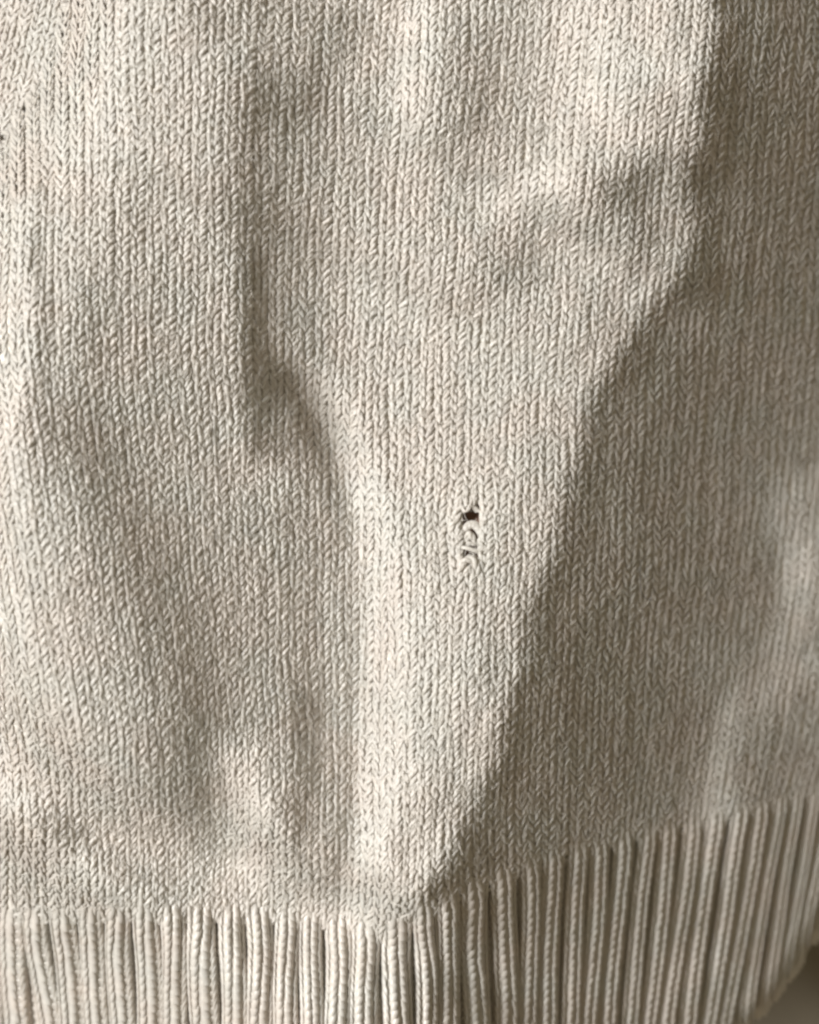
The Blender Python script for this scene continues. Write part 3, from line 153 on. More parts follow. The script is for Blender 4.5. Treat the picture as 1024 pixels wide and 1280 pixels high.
-3979 -3835 -3689 -3544 -3397 -3250 -3102 -2954 -2805 -2654 -2503 -2351 -2198 -2043 -1887 -1729 -1570 -1414 -1268 -1134 -1007 -883 -763 -646 -534 -425 -323 -236 -163 -114 -99 -117 -141 -145 -174 -205 -236 -254 -269 -301 -335 -346 -339 -330 -310 -294 -278 -268 -247 -222 -229 -282 -380 -497 -598 -703 -816 -933 -1057 -1190 -1316 -1447 -1584 -1727 -1871 -2014 -2149 -2285 -2427 -2585 -2738 -2893 -3023 -3169 -3350 -3527 -3714 -3898 -4079 -4235 -4378 -4518 -4661 -4805 -4951 -5097 -5245 -5393 -5543 -5693 -5844 -5995 -6148 -6300 -6453 -6606 -6760
-4012 -3870 -3726 -3583 -3439 -3295 -3150 -3004 -2859 -2712 -2565 -2417 -2268 -2118 -1967 -1816 -1663 -1512 -1372 -1241 -1117 -998 -881 -768 -658 -550 -444 -342 -247 -165 -111 -95 -87 -63 -72 -97 -129 -156 -179 -215 -252 -260 -250 -245 -243 -258 -276 -314 -319 -323 -351 -433 -539 -635 -721 -813 -919 -1029 -1145 -1268 -1385 -1509 -1640 -1778 -1917 -2057 -2188 -2325 -2464 -2620 -2762 -2889 -3013 -3165 -3348 -3526 -3711 -3891 -4055 -4198 -4340 -4480 -4622 -4762 -4905 -5048 -5192 -5337 -5483 -5629 -5777 -5925 -6074 -6224 -6374 -6524 -6675
-4053 -3912 -3770 -3628 -3486 -3344 -3201 -3058 -2914 -2770 -2626 -2481 -2336 -2189 -2043 -1895 -1746 -1600 -1463 -1334 -1212 -1094 -979 -867 -758 -650 -544 -439 -337 -240 -160 -109 -65 -5 15 6 -21 -50 -77 -111 -145 -152 -142 -140 -151 -179 -212 -278 -310 -350 -416 -526 -642 -740 -826 -915 -1020 -1128 -1240 -1355 -1463 -1581 -1707 -1838 -1970 -2104 -2232 -2375 -2508 -2636 -2768 -2893 -3015 -3167 -3349 -3523 -3701 -3863 -4011 -4151 -4293 -4433 -4575 -4715 -4856 -4996 -5138 -5280 -5424 -5567 -5712 -5856 -6003 -6149 -6296 -6444 -6592
-4097 -3957 -3817 -3676 -3536 -3395 -3253 -3112 -2970 -2828 -2686 -2543 -2400 -2256 -2112 -1967 -1822 -1679 -1544 -1416 -1295 -1178 -1064 -954 -846 -739 -633 -528 -425 -325 -232 -156 -83 7 59 73 62 42 19 -8 -39 -49 -45 -46 -61 -87 -118 -194 -243 -303 -397 -526 -659 -774 -876 -977 -1090 -1206 -1319 -1432 -1538 -1654 -1778 -1907 -2032 -2157 -2278 -2420 -2548 -2656 -2781 -2913 -3039 -3191 -3367 -3534 -3694 -3835 -3973 -4110 -4251 -4390 -4531 -4670 -4810 -4950 -5090 -5230 -5371 -5512 -5654 -5796 -5939 -6083 -6228 -6372 -6518
-4147 -4008 -3869 -3729 -3589 -3449 -3309 -3169 -3028 -2887 -2746 -2605 -2463 -2322 -2179 -2037 -1894 -1753 -1619 -1492 -1372 -1254 -1140 -1033 -928 -820 -715 -611 -508 -410 -314 -220 -130 -28 48 92 103 104 93 77 52 39 39 34 15 -3 -24 -98 -149 -218 -328 -465 -610 -743 -868 -986 -1111 -1239 -1360 -1479 -1590 -1711 -1840 -1970 -2095 -2218 -2341 -2479 -2603 -2695 -2819 -2964 -3105 -3256 -3411 -3561 -3695 -3822 -3953 -4086 -4221 -4358 -4495 -4633 -4771 -4909 -5047 -5186 -5324 -5464 -5603 -5744 -5884 -6026 -6167 -6310 -6453
-4204 -4065 -3926 -3787 -3648 -3509 -3370 -3230 -3090 -2950 -2810 -2670 -2529 -2389 -2248 -2107 -1966 -1826 -1692 -1565 -1442 -1325 -1213 -1109 -1007 -899 -793 -688 -586 -493 -396 -292 -192 -88 3 69 103 126 135 135 123 111 112 97 70 62 47 -23 -69 -138 -254 -384 -536 -679 -821 -954 -1090 -1225 -1358 -1483 -1606 -1734 -1873 -2006 -2140 -2265 -2403 -2530 -2639 -2746 -2881 -3035 -3181 -3330 -3467 -3594 -3710 -3830 -3952 -4079 -4208 -4341 -4473 -4608 -4742 -4878 -5014 -5150 -5287 -5425 -5562 -5700 -5839 -5978 -6117 -6258 -6398
-4267 -4129 -3991 -3853 -3714 -3575 -3436 -3298 -3158 -3019 -2879 -2740 -2600 -2460 -2320 -2180 -2039 -1901 -1766 -1638 -1512 -1396 -1287 -1184 -1083 -976 -868 -761 -661 -572 -475 -367 -261 -155 -56 22 74 118 148 167 169 162 164 146 113 104 90 18 -27 -94 -206 -324 -466 -611 -757 -899 -1041 -1180 -1318 -1452 -1583 -1720 -1866 -2008 -2149 -2283 -2429 -2560 -2659 -2789 -2943 -3089 -3239 -3385 -3511 -3623 -3735 -3848 -3965 -4085 -4209 -4336 -4465 -4595 -4726 -4859 -4992 -5125 -5260 -5395 -5530 -5666 -5803 -5940 -6077 -6215 -6354
-4335 -4197 -4060 -3922 -3784 -3646 -3507 -3369 -3230 -3091 -2952 -2813 -2673 -2534 -2394 -2255 -2114 -1976 -1841 -1712 -1584 -1468 -1361 -1258 -1158 -1052 -944 -834 -734 -646 -549 -439 -331 -222 -119 -32 30 88 134 169 185 187 194 180 142 129 111 38 -11 -73 -185 -281 -401 -550 -693 -838 -980 -1122 -1261 -1399 -1535 -1680 -1830 -1980 -2128 -2273 -2428 -2569 -2673 -2815 -2978 -3128 -3281 -3424 -3543 -3651 -3761 -3872 -3986 -4101 -4222 -4347 -4474 -4601 -4730 -4859 -4989 -5120 -5252 -5385 -5518 -5652 -5786 -5921 -6056 -6192 -6328
-4403 -4266 -4129 -3992 -3855 -3717 -3579 -3441 -3302 -3164 -3025 -2886 -2747 -2608 -2469 -2329 -2189 -2051 -1916 -1786 -1658 -1541 -1434 -1331 -1232 -1126 -1018 -907 -806 -718 -620 -509 -399 -288 -183 -91 -23 44 99 144 170 182 197 187 149 135 116 45 -4 -64 -171 -255 -362 -505 -644 -786 -926 -1067 -1205 -1344 -1482 -1628 -1782 -1936 -2090 -2242 -2405 -2554 -2666 -2815 -2984 -3141 -3300 -3446 -3565 -3674 -3786 -3897 -4010 -4124 -4244 -4369 -4495 -4622 -4749 -4877 -5005 -5134 -5263 -5394 -5524 -5656 -5788 -5921 -6054 -6188 -6323
-4470 -4333 -4197 -4060 -3923 -3786 -3648 -3510 -3372 -3234 -3096 -2958 -2819 -2680 -2541 -2401 -2262 -2124 -1989 -1858 -1730 -1613 -1506 -1403 -1303 -1198 -1089 -977 -876 -787 -688 -575 -465 -352 -245 -151 -81 -10 50 101 133 152 174 170 136 125 108 40 -7 -64 -167 -247 -348 -483 -615 -752 -887 -1024 -1160 -1297 -1433 -1579 -1734 -1889 -2047 -2202 -2370 -2524 -2643 -2797 -2973 -3136 -3301 -3452 -3576 -3688 -3802 -3915 -4030 -4145 -4266 -4392 -4519 -4646 -4772 -4900 -5027 -5154 -5283 -5411 -5540 -5670 -5800 -5931 -6063 -6195 -6327
-4534 -4398 -4262 -4125 -3989 -3852 -3715 -3578 -3440 -3303 -3165 -3026 -2888 -2749 -2610 -2471 -2332 -2194 -2059 -1929 -1801 -1683 -1576 -1473 -1373 -1266 -1158 -1045 -943 -854 -754 -640 -528 -414 -306 -211 -138 -65 -3 50 86 108 135 135 107 101 88 22 -21 -75 -176 -252 -348 -479 -605 -736 -866 -999 -1130 -1263 -1397 -1540 -1693 -1848 -2005 -2161 -2331 -2488 -2610 -2769 -2949 -3116 -3286 -3443 -3571 -3688 -3806 -3923 -4041 -4158 -4281 -4409 -4537 -4665 -4793 -4920 -5048 -5175 -5303 -5431 -5559 -5688 -5817 -5946 -6076 -6207 -6337
-4595 -4460 -4324 -4188 -4052 -3916 -3779 -3642 -3505 -3368 -3230 -3092 -2954 -2816 -2677 -2539 -2399 -2262 -2127 -1997 -1869 -1752 -1645 -1541 -1441 -1334 -1225 -1112 -1010 -919 -819 -704 -591 -476 -365 -269 -194 -120 -56 0 37 60 87 91 67 65 56 -7 -48 -99 -196 -269 -362 -488 -610 -737 -862 -989 -1116 -1245 -1374 -1514 -1664 -1817 -1972 -2127 -2296 -2454 -2577 -2737 -2920 -3090 -3264 -3424 -3556 -3677 -3799 -3920 -4041 -4162 -4288 -4418 -4548 -4678 -4808 -4936 -5065 -5193 -5321 -5449 -5577 -5706 -5834 -5963 -6092 -6221 -6351
-4654 -4519 -4384 -4249 -4113 -3977 -3841 -3704 -3568 -3431 -3294 -3156 -3019 -2881 -2742 -2604 -2465 -2328 -2193 -2063 -1935 -1818 -1711 -1608 -1507 -1401 -1291 -1178 -1075 -984 -883 -768 -654 -537 -426 -327 -251 -174 -107 -48 -8 16 38 36 13 15 11 -45 -87 -141 -233 -301 -389 -511 -630 -752 -872 -995 -1118 -1242 -1367 -1503 -1649 -1798 -1950 -2103 -2270 -2426 -2548 -2708 -2891 -3062 -3237 -3400 -3534 -3658 -3783 -3907 -4032 -4156 -4285 -4418 -4551 -4683 -4815 -4945 -5075 -5205 -5334 -5463 -5592 -5721 -5849 -5978 -6107 -6236 -6365
-4711 -4576 -4442 -4307 -4171 -4036 -3900 -3764 -3628 -3491 -3355 -3217 -3080 -2943 -2805 -2667 -2528 -2391 -2257 -2127 -2000 -1883 -1776 -1672 -1572 -1466 -1357 -1243 -1140 -1049 -948 -831 -717 -599 -487 -387 -310 -231 -162 -100 -57 -27 -19 -35 -57 -52 -48 -95 -141 -201 -287 -350 -431 -549 -662 -780 -896 -1015 -1133 -1253 -1373 -1506 -1647 -1793 -1941 -2090 -2254 -2408 -2528 -2686 -2868 -3039 -3214 -3376 -3512 -3637 -3764 -3890 -4016 -4143 -4274 -4411 -4546 -4681 -4814 -4948 -5080 -5211 -5342 -5473 -5602 -5732 -5861 -5991 -6120 -6249 -6378
-4767 -4632 -4498 -4363 -4228 -4093 -3958 -3822 -3686 -3550 -3414 -3277 -3140 -3003 -2865 -2727 -2589 -2452 -2318 -2189 -2062 -1945 -1839 -1735 -1636 -1529 -1420 -1307 -1204 -1112 -1011 -895 -781 -662 -550 -449 -371 -290 -221 -157 -112 -82 -81 -109 -136 -129 -121 -159 -204 -267 -350 -409 -486 -599 -707 -821 -932 -1047 -1161 -1277 -1393 -1521 -1659 -1800 -1945 -2091 -2251 -2401 -2518 -2674 -2853 -3022 -3195 -3357 -3492 -3618 -3745 -3872 -3999 -4127 -4260 -4398 -4535 -4672 -4808 -4943 -5077 -5211 -5343 -5476 -5607 -5738 -5869 -5999 -6129 -6259 -6388
-4820 -4686 -4552 -4417 -4283 -4148 -4013 -3878 -3742 -3606 -3470 -3334 -3197 -3060 -2923 -2786 -2648 -2511 -2378 -2249 -2122 -2006 -1900 -1797 -1697 -1591 -1482 -1369 -1266 -1175 -1074 -957 -843 -725 -612 -511 -433 -352 -282 -217 -172 -142 -143 -175 -208 -204 -194 -228 -269 -332 -415 -472 -546 -657 -761 -871 -979 -1090 -1199 -1312 -1424 -1548 -1682 -1820 -1960 -2102 -2259 -2406 -2519 -2672 -2849 -3015 -3186 -3346 -3479 -3603 -3729 -3856 -3983 -4112 -4245 -4384 -4522 -4661 -4798 -4935 -5070 -5206 -5340 -5474 -5607 -5740 -5871 -6003 -6134 -6265 -6395
-4872 -4739 -4605 -4471 -4337 -4202 -4067 -3932 -3797 -3661 -3526 -3389 -3253 -3116 -2980 -2842 -2705 -2569 -2436 -2307 -2180 -2064 -1958 -1855 -1756 -1650 -1542 -1429 -1327 -1235 -1135 -1018 -904 -786 -674 -573 -495 -413 -343 -278 -233 -202 -203 -237 -272 -270 -260 -294 -335 -397 -479 -535 -608 -717 -819 -927 -1032 -1140 -1246 -1355 -1464 -1585 -1715 -1850 -1987 -2125 -2278 -2422 -2531 -2681 -2854 -3017 -3186 -3343 -3474 -3596 -3721 -3846 -3972 -4100 -4233 -4371 -4510 -4649 -4786 -4924 -5061 -5197 -5333 -5468 -5602 -5737 -5870 -6003 -6135 -6267 -6398
-4924 -4790 -4657 -4522 -4389 -4254 -4120 -3985 -3850 -3714 -3579 -3443 -3307 -3171 -3034 -2897 -2760 -2624 -2491 -2363 -2237 -2121 -2015 -1913 -1814 -1708 -1600 -1487 -1385 -1294 -1194 -1078 -964 -846 -734 -633 -555 -474 -404 -339 -293 -263 -263 -295 -328 -327 -320 -357 -398 -460 -542 -598 -670 -778 -879 -986 -1089 -1195 -1299 -1405 -1511 -1629 -1757 -1888 -2022 -2157 -2307 -2447 -2554 -2700 -2870 -3030 -3196 -3350 -3478 -3598 -3720 -3843 -3967 -4093 -4225 -4363 -4501 -4639 -4777 -4915 -5051 -5188 -5325 -5461 -5596 -5731 -5865 -5999 -6133 -6266 -6398
-4974 -4841 -4707 -4574 -4440 -4306 -4171 -4037 -3902 -3767 -3632 -3496 -3360 -3224 -3088 -2951 -2814 -2678 -2546 -2417 -2291 -2176 -2070 -1968 -1869 -1764 -1656 -1543 -1442 -1351 -1251 -1135 -1022 -904 -792 -692 -614 -533 -463 -398 -353 -323 -322 -351 -383 -381 -376 -416 -461 -523 -604 -659 -731 -839 -939 -1045 -1147 -1252 -1354 -1459 -1563 -1679 -1804 -1932 -2064 -2196 -2343 -2480 -2584 -2728 -2894 -3052 -3214 -3366 -3491 -3608 -3727 -3848 -3970 -4094 -4224 -4360 -4497 -4634 -4770 -4908 -5044 -5181 -5317 -5453 -5589 -5724 -5859 -5994 -6128 -6262 -6395
-5024 -4890 -4757 -4624 -4490 -4356 -4222 -4087 -3953 -3818 -3683 -3547 -3412 -3276 -3140 -3003 -2866 -2731 -2599 -2470 -2345 -2229 -2124 -2022 -1924 -1818 -1711 -1598 -1497 -1406 -1306 -1191 -1077 -960 -848 -748 -671 -590 -521 -456 -412 -381 -380 -408 -437 -434 -430 -474 -520 -582 -663 -719 -791 -898 -998 -1103 -1205 -1309 -1410 -1514 -1617 -1731 -1854 -1981 -2110 -2241 -2386 -2520 -2621 -2762 -2927 -3081 -3241 -3390 -3512 -3627 -3743 -3861 -3981 -4102 -4230 -4364 -4499 -4634 -4769 -4905 -5041 -5177 -5312 -5448 -5583 -5719 -5854 -5989 -6123 -6258 -6391
-5073 -4940 -4807 -4673 -4540 -4406 -4272 -4138 -4003 -3868 -3734 -3598 -3463 -3327 -3191 -3055 -2918 -2783 -2650 -2523 -2397 -2282 -2177 -2075 -1976 -1871 -1764 -1652 -1550 -1460 -1360 -1245 -1132 -1014 -903 -803 -726 -645 -576 -512 -467 -438 -437 -466 -495 -491 -486 -529 -575 -638 -720 -776 -848 -955 -1056 -1160 -1261 -1365 -1466 -1569 -1671 -1785 -1907 -2032 -2160 -2289 -2432 -2565 -2664 -2802 -2964 -3117 -3274 -3420 -3540 -3652 -3766 -3882 -3999 -4118 -4244 -4375 -4508 -4641 -4775 -4909 -5043 -5177 -5311 -5446 -5581 -5715 -5850 -5985 -6119 -6253 -6387
-5121 -4988 -4856 -4722 -4589 -4455 -4321 -4187 -4053 -3918 -3784 -3648 -3513 -3377 -3241 -3105 -2969 -2833 -2701 -2574 -2448 -2333 -2228 -2127 -2028 -1923 -1816 -1704 -1603 -1512 -1413 -1297 -1185 -1067 -956 -856 -779 -699 -630 -566 -521 -492 -492 -524 -555 -551 -543 -581 -627 -690 -773 -829 -902 -1010 -1110 -1215 -1316 -1420 -1521 -1624 -1725 -1838 -1960 -2084 -2211 -2339 -2481 -2612 -2709 -2846 -3007 -3157 -3312 -3457 -3575 -3684 -3796 -3909 -4024 -4141 -4264 -4393 -4524 -4655 -4786 -4918 -5050 -5183 -5316 -5449 -5582 -5716 -5850 -5984 -6117 -6251 -6385
-5170 -5037 -4904 -4771 -4638 -4504 -4371 -4237 -4102 -3968 -3833 -3698 -3563 -3427 -3292 -3155 -3019 -2884 -2752 -2624 -2499 -2384 -2279 -2177 -2079 -1974 -1867 -1755 -1654 -1564 -1464 -1349 -1236 -1119 -1008 -908 -831 -751 -682 -618 -573 -544 -547 -582 -616 -611 -597 -631 -676 -740 -823 -880 -954 -1062 -1163 -1268 -1369 -1473 -1574 -1677 -1778 -1891 -2012 -2136 -2262 -2389 -2530 -2661 -2757 -2893 -3052 -3200 -3354 -3497 -3613 -3720 -3830 -3942 -4054 -4169 -4290 -4417 -4545 -4675 -4804 -4934 -5064 -5195 -5326 -5458 -5589 -5721 -5854 -5986 -6119 -6252 -6385
-5218 -5085 -4953 -4820 -4686 -4553 -4419 -4285 -4151 -4017 -3882 -3747 -3612 -3477 -3341 -3205 -3069 -2934 -2802 -2674 -2549 -2434 -2330 -2228 -2130 -2025 -1918 -1806 -1705 -1615 -1515 -1400 -1287 -1170 -1059 -959 -882 -802 -733 -669 -625 -596 -600 -639 -674 -668 -649 -680 -725 -789 -872 -930 -1003 -1111 -1213 -1318 -1420 -1524 -1625 -1728 -1830 -1942 -2063 -2187 -2313 -2440 -2580 -2710 -2806 -2940 -3098 -3246 -3399 -3540 -3655 -3761 -3869 -3978 -4089 -4202 -4321 -4447 -4573 -4700 -4827 -4955 -5083 -5213 -5342 -5471 -5601 -5732 -5863 -5994 -6125 -6257 -6389
""".strip().split('\n')], dtype=float) / 10.0


def bspline(tab, fx, fy):
    ny, nx = tab.shape
    fx = np.clip(fx, 1, nx - 3.001); fy = np.clip(fy, 1, ny - 3.001)
    ix = np.floor(fx).astype(int); iy = np.floor(fy).astype(int)
    a = fx - ix; b = fy - iy

    def w(t):
        return ((1 - t) ** 3 / 6, (3 * t ** 3 - 6 * t ** 2 + 4) / 6,
                (-3 * t ** 3 + 3 * t ** 2 + 3 * t + 1) / 6, t ** 3 / 6)
    wx, wy = w(a), w(b)
    out = 0
    for j in range(4):
        row = 0
        for i in range(4):
            row = row + tab[iy + j - 1, ix + i - 1] * wx[i]
        out = out + row * wy[j]
    return out


def bump2(x, y, cx, cy, sx, sy, amp, rot=0.0):
    c, s_ = math.cos(rot), math.sin(rot)
    dx, dy = x - cx, y - cy
    p = (dx * c + dy * s_) / sx; q = (-dx * s_ + dy * c) / sy
    return amp * np.exp(-p * p - q * q)


ROLL = np.array([(1500, 600), (1180, 960), (1085, 1085), (1035, 1155), (996, 1215), (966, 1254), (936, 1286), (900, 1324), (840, 1390), (720, 1500.)])


def roll_dist(x, y):
    """distance inside the line at the lower right where the sweater rolls out of sight (negative beyond it)"""
    best = np.full(np.shape(x), 1e9)
    for a, b in zip(ROLL[:-1], ROLL[1:]):
        ab = b - a
        t = np.clip(((x - a[0]) * ab[0] + (y - a[1]) * ab[1]) / (ab @ ab), 0, 1)
        dx = x - a[0] - t * ab[0]; dy = y - a[1] - t * ab[1]
        d = np.hypot(dx, dy)
        best = np.minimum(d, best)
    return best * np.where(x < np.interp(y, ROLL[:, 1], ROLL[:, 0]), 1.0, -1.0)


ROLL2 = np.array([(230, -420), (140, -140), (98, -20), (84, 30), (68, 75), (48, 115), (28, 150), (8, 185), (-20, 225), (-90, 300), (-260, 420.)])


def roll2_dist(x, y):
    """distance inside the turned edge at the upper left (negative beyond it)"""
    best = np.full(np.shape(x), 1e9)
    for a, b in zip(ROLL2[:-1], ROLL2[1:]):
        ab = b - a
        t = np.clip(((x - a[0]) * ab[0] + (y - a[1]) * ab[1]) / (ab @ ab), 0, 1)
        best = np.minimum(np.hypot(x - a[0] - t * ab[0], y - a[1] - t * ab[1]), best)
    return best * np.where(x > np.interp(y, ROLL2[:, 1], ROLL2[:, 0]), 1.0, -1.0)


def height(x, y):
    """cloth height in px at photo position x, y (y down)"""
    h = bspline(HTAB, (x - HX0) / HG, (y - HY0) / HG)
    d = np.clip((34.0 - roll_dist(x, y)) / 34.0, 0, 2.0)
    e = np.clip((48.0 - roll2_dist(x, y)) / 48.0, 0, 1.6)
    return h - 45.0 * d ** 2.2 - 42.0 * e ** 2.0


def grad(x, y):
    e = 3.0
    return ((height(x + e, y) - height(x - e, y)) / (2 * e), (height(x, y + e) - height(x, y - e)) / (2 * e))


# ------------------------------------------------------------------ how the wales and courses run over it
UK = np.array([-200, 0, 100, 200, 300, 450, 600, 750, 900, 1024, 1224.])
WY = np.array([-300, 0, 250, 450, 700, 900, 1020, 1150, 1450.])
WX = np.array([
    [-190, 5, 100, 200, 306, 472, 634, 796, 948, 1068, 1268],
    [-190, 5, 100, 200, 305, 470, 630, 790, 940, 1060, 1260],
    [-195, 2, 100, 200, 300, 458, 612, 766, 918, 1040, 1240],
    [-200, 0, 100, 200, 300, 450, 600, 750, 900, 1024, 1224],
    [-165, 35, 130, 220, 308, 450, 597, 740, 885, 1005, 1200],
    [-135, 66, 158, 240, 318, 450, 594, 730, 865, 975, 1160],
    [-125, 76, 168, 248, 322, 450, 592, 725, 850, 950, 1120],
    [-122, 78, 170, 250, 323, 450, 590, 722, 838, 925, 1085],
    [-122, 78, 170, 250, 323, 450, 590, 722, 838, 925, 1085.]])
UK = np.concatenate([[-400.0], UK]); WX = np.concatenate([WX[:, :1] - 200.0, WX], axis=1)
GU = np.arange(-400, 1225, 8.0)
GY = np.arange(-300, 1451, 8.0)
_t = np.array([np.interp(GU, UK, r) for r in WX])
_t = np.array([np.interp(GY, WY, _t[:, i]) for i in range(len(GU))]).T


def blur_axis(a, k, axis):
    p = np.pad(a, [(k, k) if i == axis else (0, 0) for i in range(2)], mode='reflect', reflect_type='odd')
    c = np.cumsum(p, axis=axis)
    c = np.concatenate([np.zeros_like(np.take(c, [0], axis)), c], axis=axis)
    n = 2 * k + 1
    m = a.shape[axis]
    return (np.take(c, range(n, n + m), axis) - np.take(c, range(0, m), axis)) / n


for _ in range(2):
    _t = blur_axis(blur_axis(_t, 5, 0), 4, 1)
XTAB = _t


def bilin(tab, fx, fy):
    fx = np.clip(fx, 0, tab.shape[1] - 1.001); fy = np.clip(fy, 0, tab.shape[0] - 1.001)
    ix = fx.astype(int); iy = fy.astype(int); a = fx - ix; b = fy - iy
    return (tab[iy, ix] * (1 - a) + tab[iy, ix + 1] * a) * (1 - b) + (tab[iy + 1, ix] * (1 - a) + tab[iy + 1, ix + 1] * a) * b


def wale_x(u, y):
    return bilin(XTAB, (u - GU[0]) / 8.0, (y - GY[0]) / 8.0)


HEM_X = np.array([-300, 0, 150, 300, 400, 450, 478, 510, 560, 700, 800, 900, 1024, 1300.])
HEM_Y = np.array([1146, 1143, 1141, 1137, 1146, 1156, 1164, 1146, 1120, 1063, 1041, 1017, 986, 930.])


def hem_y(x):
    return np.interp(x, HEM_X, HEM_Y)


W = 19.0
C = 12.56
NR = 91                               # courses between the photo's top edge and the hem
V0 = -12                              # first course, above the frame


def body_map(u, v):
    """fabric coordinates (u px across at mid height, v courses from the top) -> photo x, y"""
    y = v * (1143.0 / NR)
    for _ in range(2):
        x = wale_x(u, y)
        f = np.clip(v / NR, 0, 1.2)
        y = v * (1143.0 / NR) + (hem_y(x) - 1143.0) * f ** 1.6
    # slow waviness of the courses
    y = y + 2.0 * np.sin(u * 0.013 + v * 0.05) + 1.2 * np.sin(u * 0.05 + 1.3)
    return wale_x(u, y) + 0.9 * np.sin(v * 0.35 + u * 0.021), y


def lift(x, y, z):
    """photo position + offset z along the cloth normal -> metres"""
    gx, gy = grad(x, y)
    h = height(x, y)
    n = np.stack([-gx, -gy, np.ones_like(gx)], -1)
    n /= np.linalg.norm(n, axis=-1, keepdims=True)
    px = x + n[..., 0] * z; py = y + n[..., 1] * z; pz = h + n[..., 2] * z
    k = (CAM_D - h) / CAM_D
    P = np.stack([(px - 512) * k, (640 - py) * k, pz], -1) * S
    N = np.stack([n[..., 0], -n[..., 1], n[..., 2]], -1)
    return P, N


# ------------------------------------------------------------------ materials
def yarn_material(name, col, plies=3.0, twist=1.0, relief=0.3):
    m = bpy.data.materials.new(name)
    m.use_nodes = True
    nt = m.node_tree
    b = nt.nodes['Principled BSDF']
    N = nt.nodes.new
    L = nt.links.new
    at = N('ShaderNodeAttribute'); at.attribute_name = 'yarn'      # x cos, y sin, z length
    sp = N('ShaderNodeSeparateXYZ'); L(at.outputs['Vector'], sp.inputs[0])
    an = N('ShaderNodeMath'); an.operation = 'ARCTAN2'
    L(sp.outputs['Y'], an.inputs[0]); L(sp.outputs['X'], an.inputs[1])
    ma = N('ShaderNodeMath'); ma.operation = 'MULTIPLY'; ma.inputs[1].default_value = plies
    L(an.outputs[0], ma.inputs[0])
    ml = N('ShaderNodeMath'); ml.operation = 'MULTIPLY_ADD'; ml.inputs[1].default_value = twist
    L(sp.outputs['Z'], ml.inputs[0]); L(ma.outputs[0], ml.inputs[2])
    co = N('ShaderNodeMath'); co.operation = 'COSINE'; L(ml.outputs[0], co.inputs[0])
    # fibres: noise on the object position
    tc = N('ShaderNodeTexCoord')
    nz = N('ShaderNodeTexNoise'); nz.noise_dimensions = '3D'; nz.inputs['Scale'].default_value = 1.0; nz.inputs['Detail'].default_value = 2.0
    vm = N('ShaderNodeVectorMath'); vm.operation = 'MULTIPLY'; vm.inputs[1].default_value = (3.5, 3.5, 0.22)
    L(at.outputs['Vector'], vm.inputs[0]); L(vm.outputs[0], nz.inputs['Vector'])
    sm = N('ShaderNodeMath'); sm.operation = 'MULTIPLY_ADD'; sm.inputs[1].default_value = 3.0
    L(nz.outputs['Fac'], sm.inputs[0]); L(co.outputs[0], sm.inputs[2])
    bp = N('ShaderNodeBump'); bp.inputs['Strength'].default_value = relief; bp.inputs['Distance'].default_value = 0.6 * S
    L(sm.outputs[0], bp.inputs['Height'])
    L(bp.outputs['Normal'], b.inputs['Normal'])
    # colour: cream, a little different from stitch to stitch and in slow patches
    tn = N('ShaderNodeAttribute'); tn.attribute_name = 'tint'
    n2 = N('ShaderNodeTexNoise'); n2.inputs['Scale'].default_value = 110.0; n2.inputs['Detail'].default_value = 1.0
    L(tc.outputs['Object'], n2.inputs['Vector'])
    rp = N('ShaderNodeValToRGB')
    rp.color_ramp.elements[0].position = 0.35; rp.color_ramp.elements[1].position = 0.65
    c = np.array(col)
    rp.color_ramp.elements[0].color = (*(c * np.array([1.014, 0.990, 0.984])), 1)
    rp.color_ramp.elements[1].color = (*(c * np.array([0.988, 1.004, 1.008])), 1)
    L(n2.outputs['Fac'], rp.inputs['Fac'])
    mx = N('ShaderNodeMix'); mx.data_type = 'RGBA'; mx.blend_type = 'MULTIPLY'; mx.inputs['Factor'].default_value = 1.0
    L(rp.outputs['Color'], mx.inputs['A']); L(tn.outputs['Color'], mx.inputs['B'])
    fr = N('ShaderNodeMapRange'); fr.inputs['From Min'].default_value = 0.3; fr.inputs['From Max'].default_value = 0.7
    fr.inputs['To Min'].default_value = 0.93; fr.inputs['To Max'].default_value = 1.05
    L(nz.outputs['Fac'], fr.inputs['Value'])
    m2 = N('ShaderNodeMix'); m2.data_type = 'RGBA'; m2.blend_type = 'MULTIPLY'; m2.inputs['Factor'].default_value = 1.0
    L(mx.outputs['Result'], m2.inputs['A']); L(fr.outputs['Result'], m2.inputs['B'])
    L(m2.outputs['Result'], b.inputs['Base Color'])
    b.inputs['Roughness'].default_value = 0.36
    b.inputs['Specular IOR Level'].default_value = 0.6
    b.inputs['Sheen Weight'].default_value = 0.12
    b.inputs['Sheen Roughness'].default_value = 0.5
    tr = N('ShaderNodeBsdfTranslucent'); L(mx.outputs['Result'], tr.inputs['Color'])
    ms = N('ShaderNodeMixShader'); ms.inputs['Fac'].default_value = 0.34
    L(b.outputs[0], ms.inputs[1]); L(tr.outputs[0], ms.inputs[2])
    L(ms.outputs[0], nt.nodes['Material Output'].inputs['Surface'])
    return m


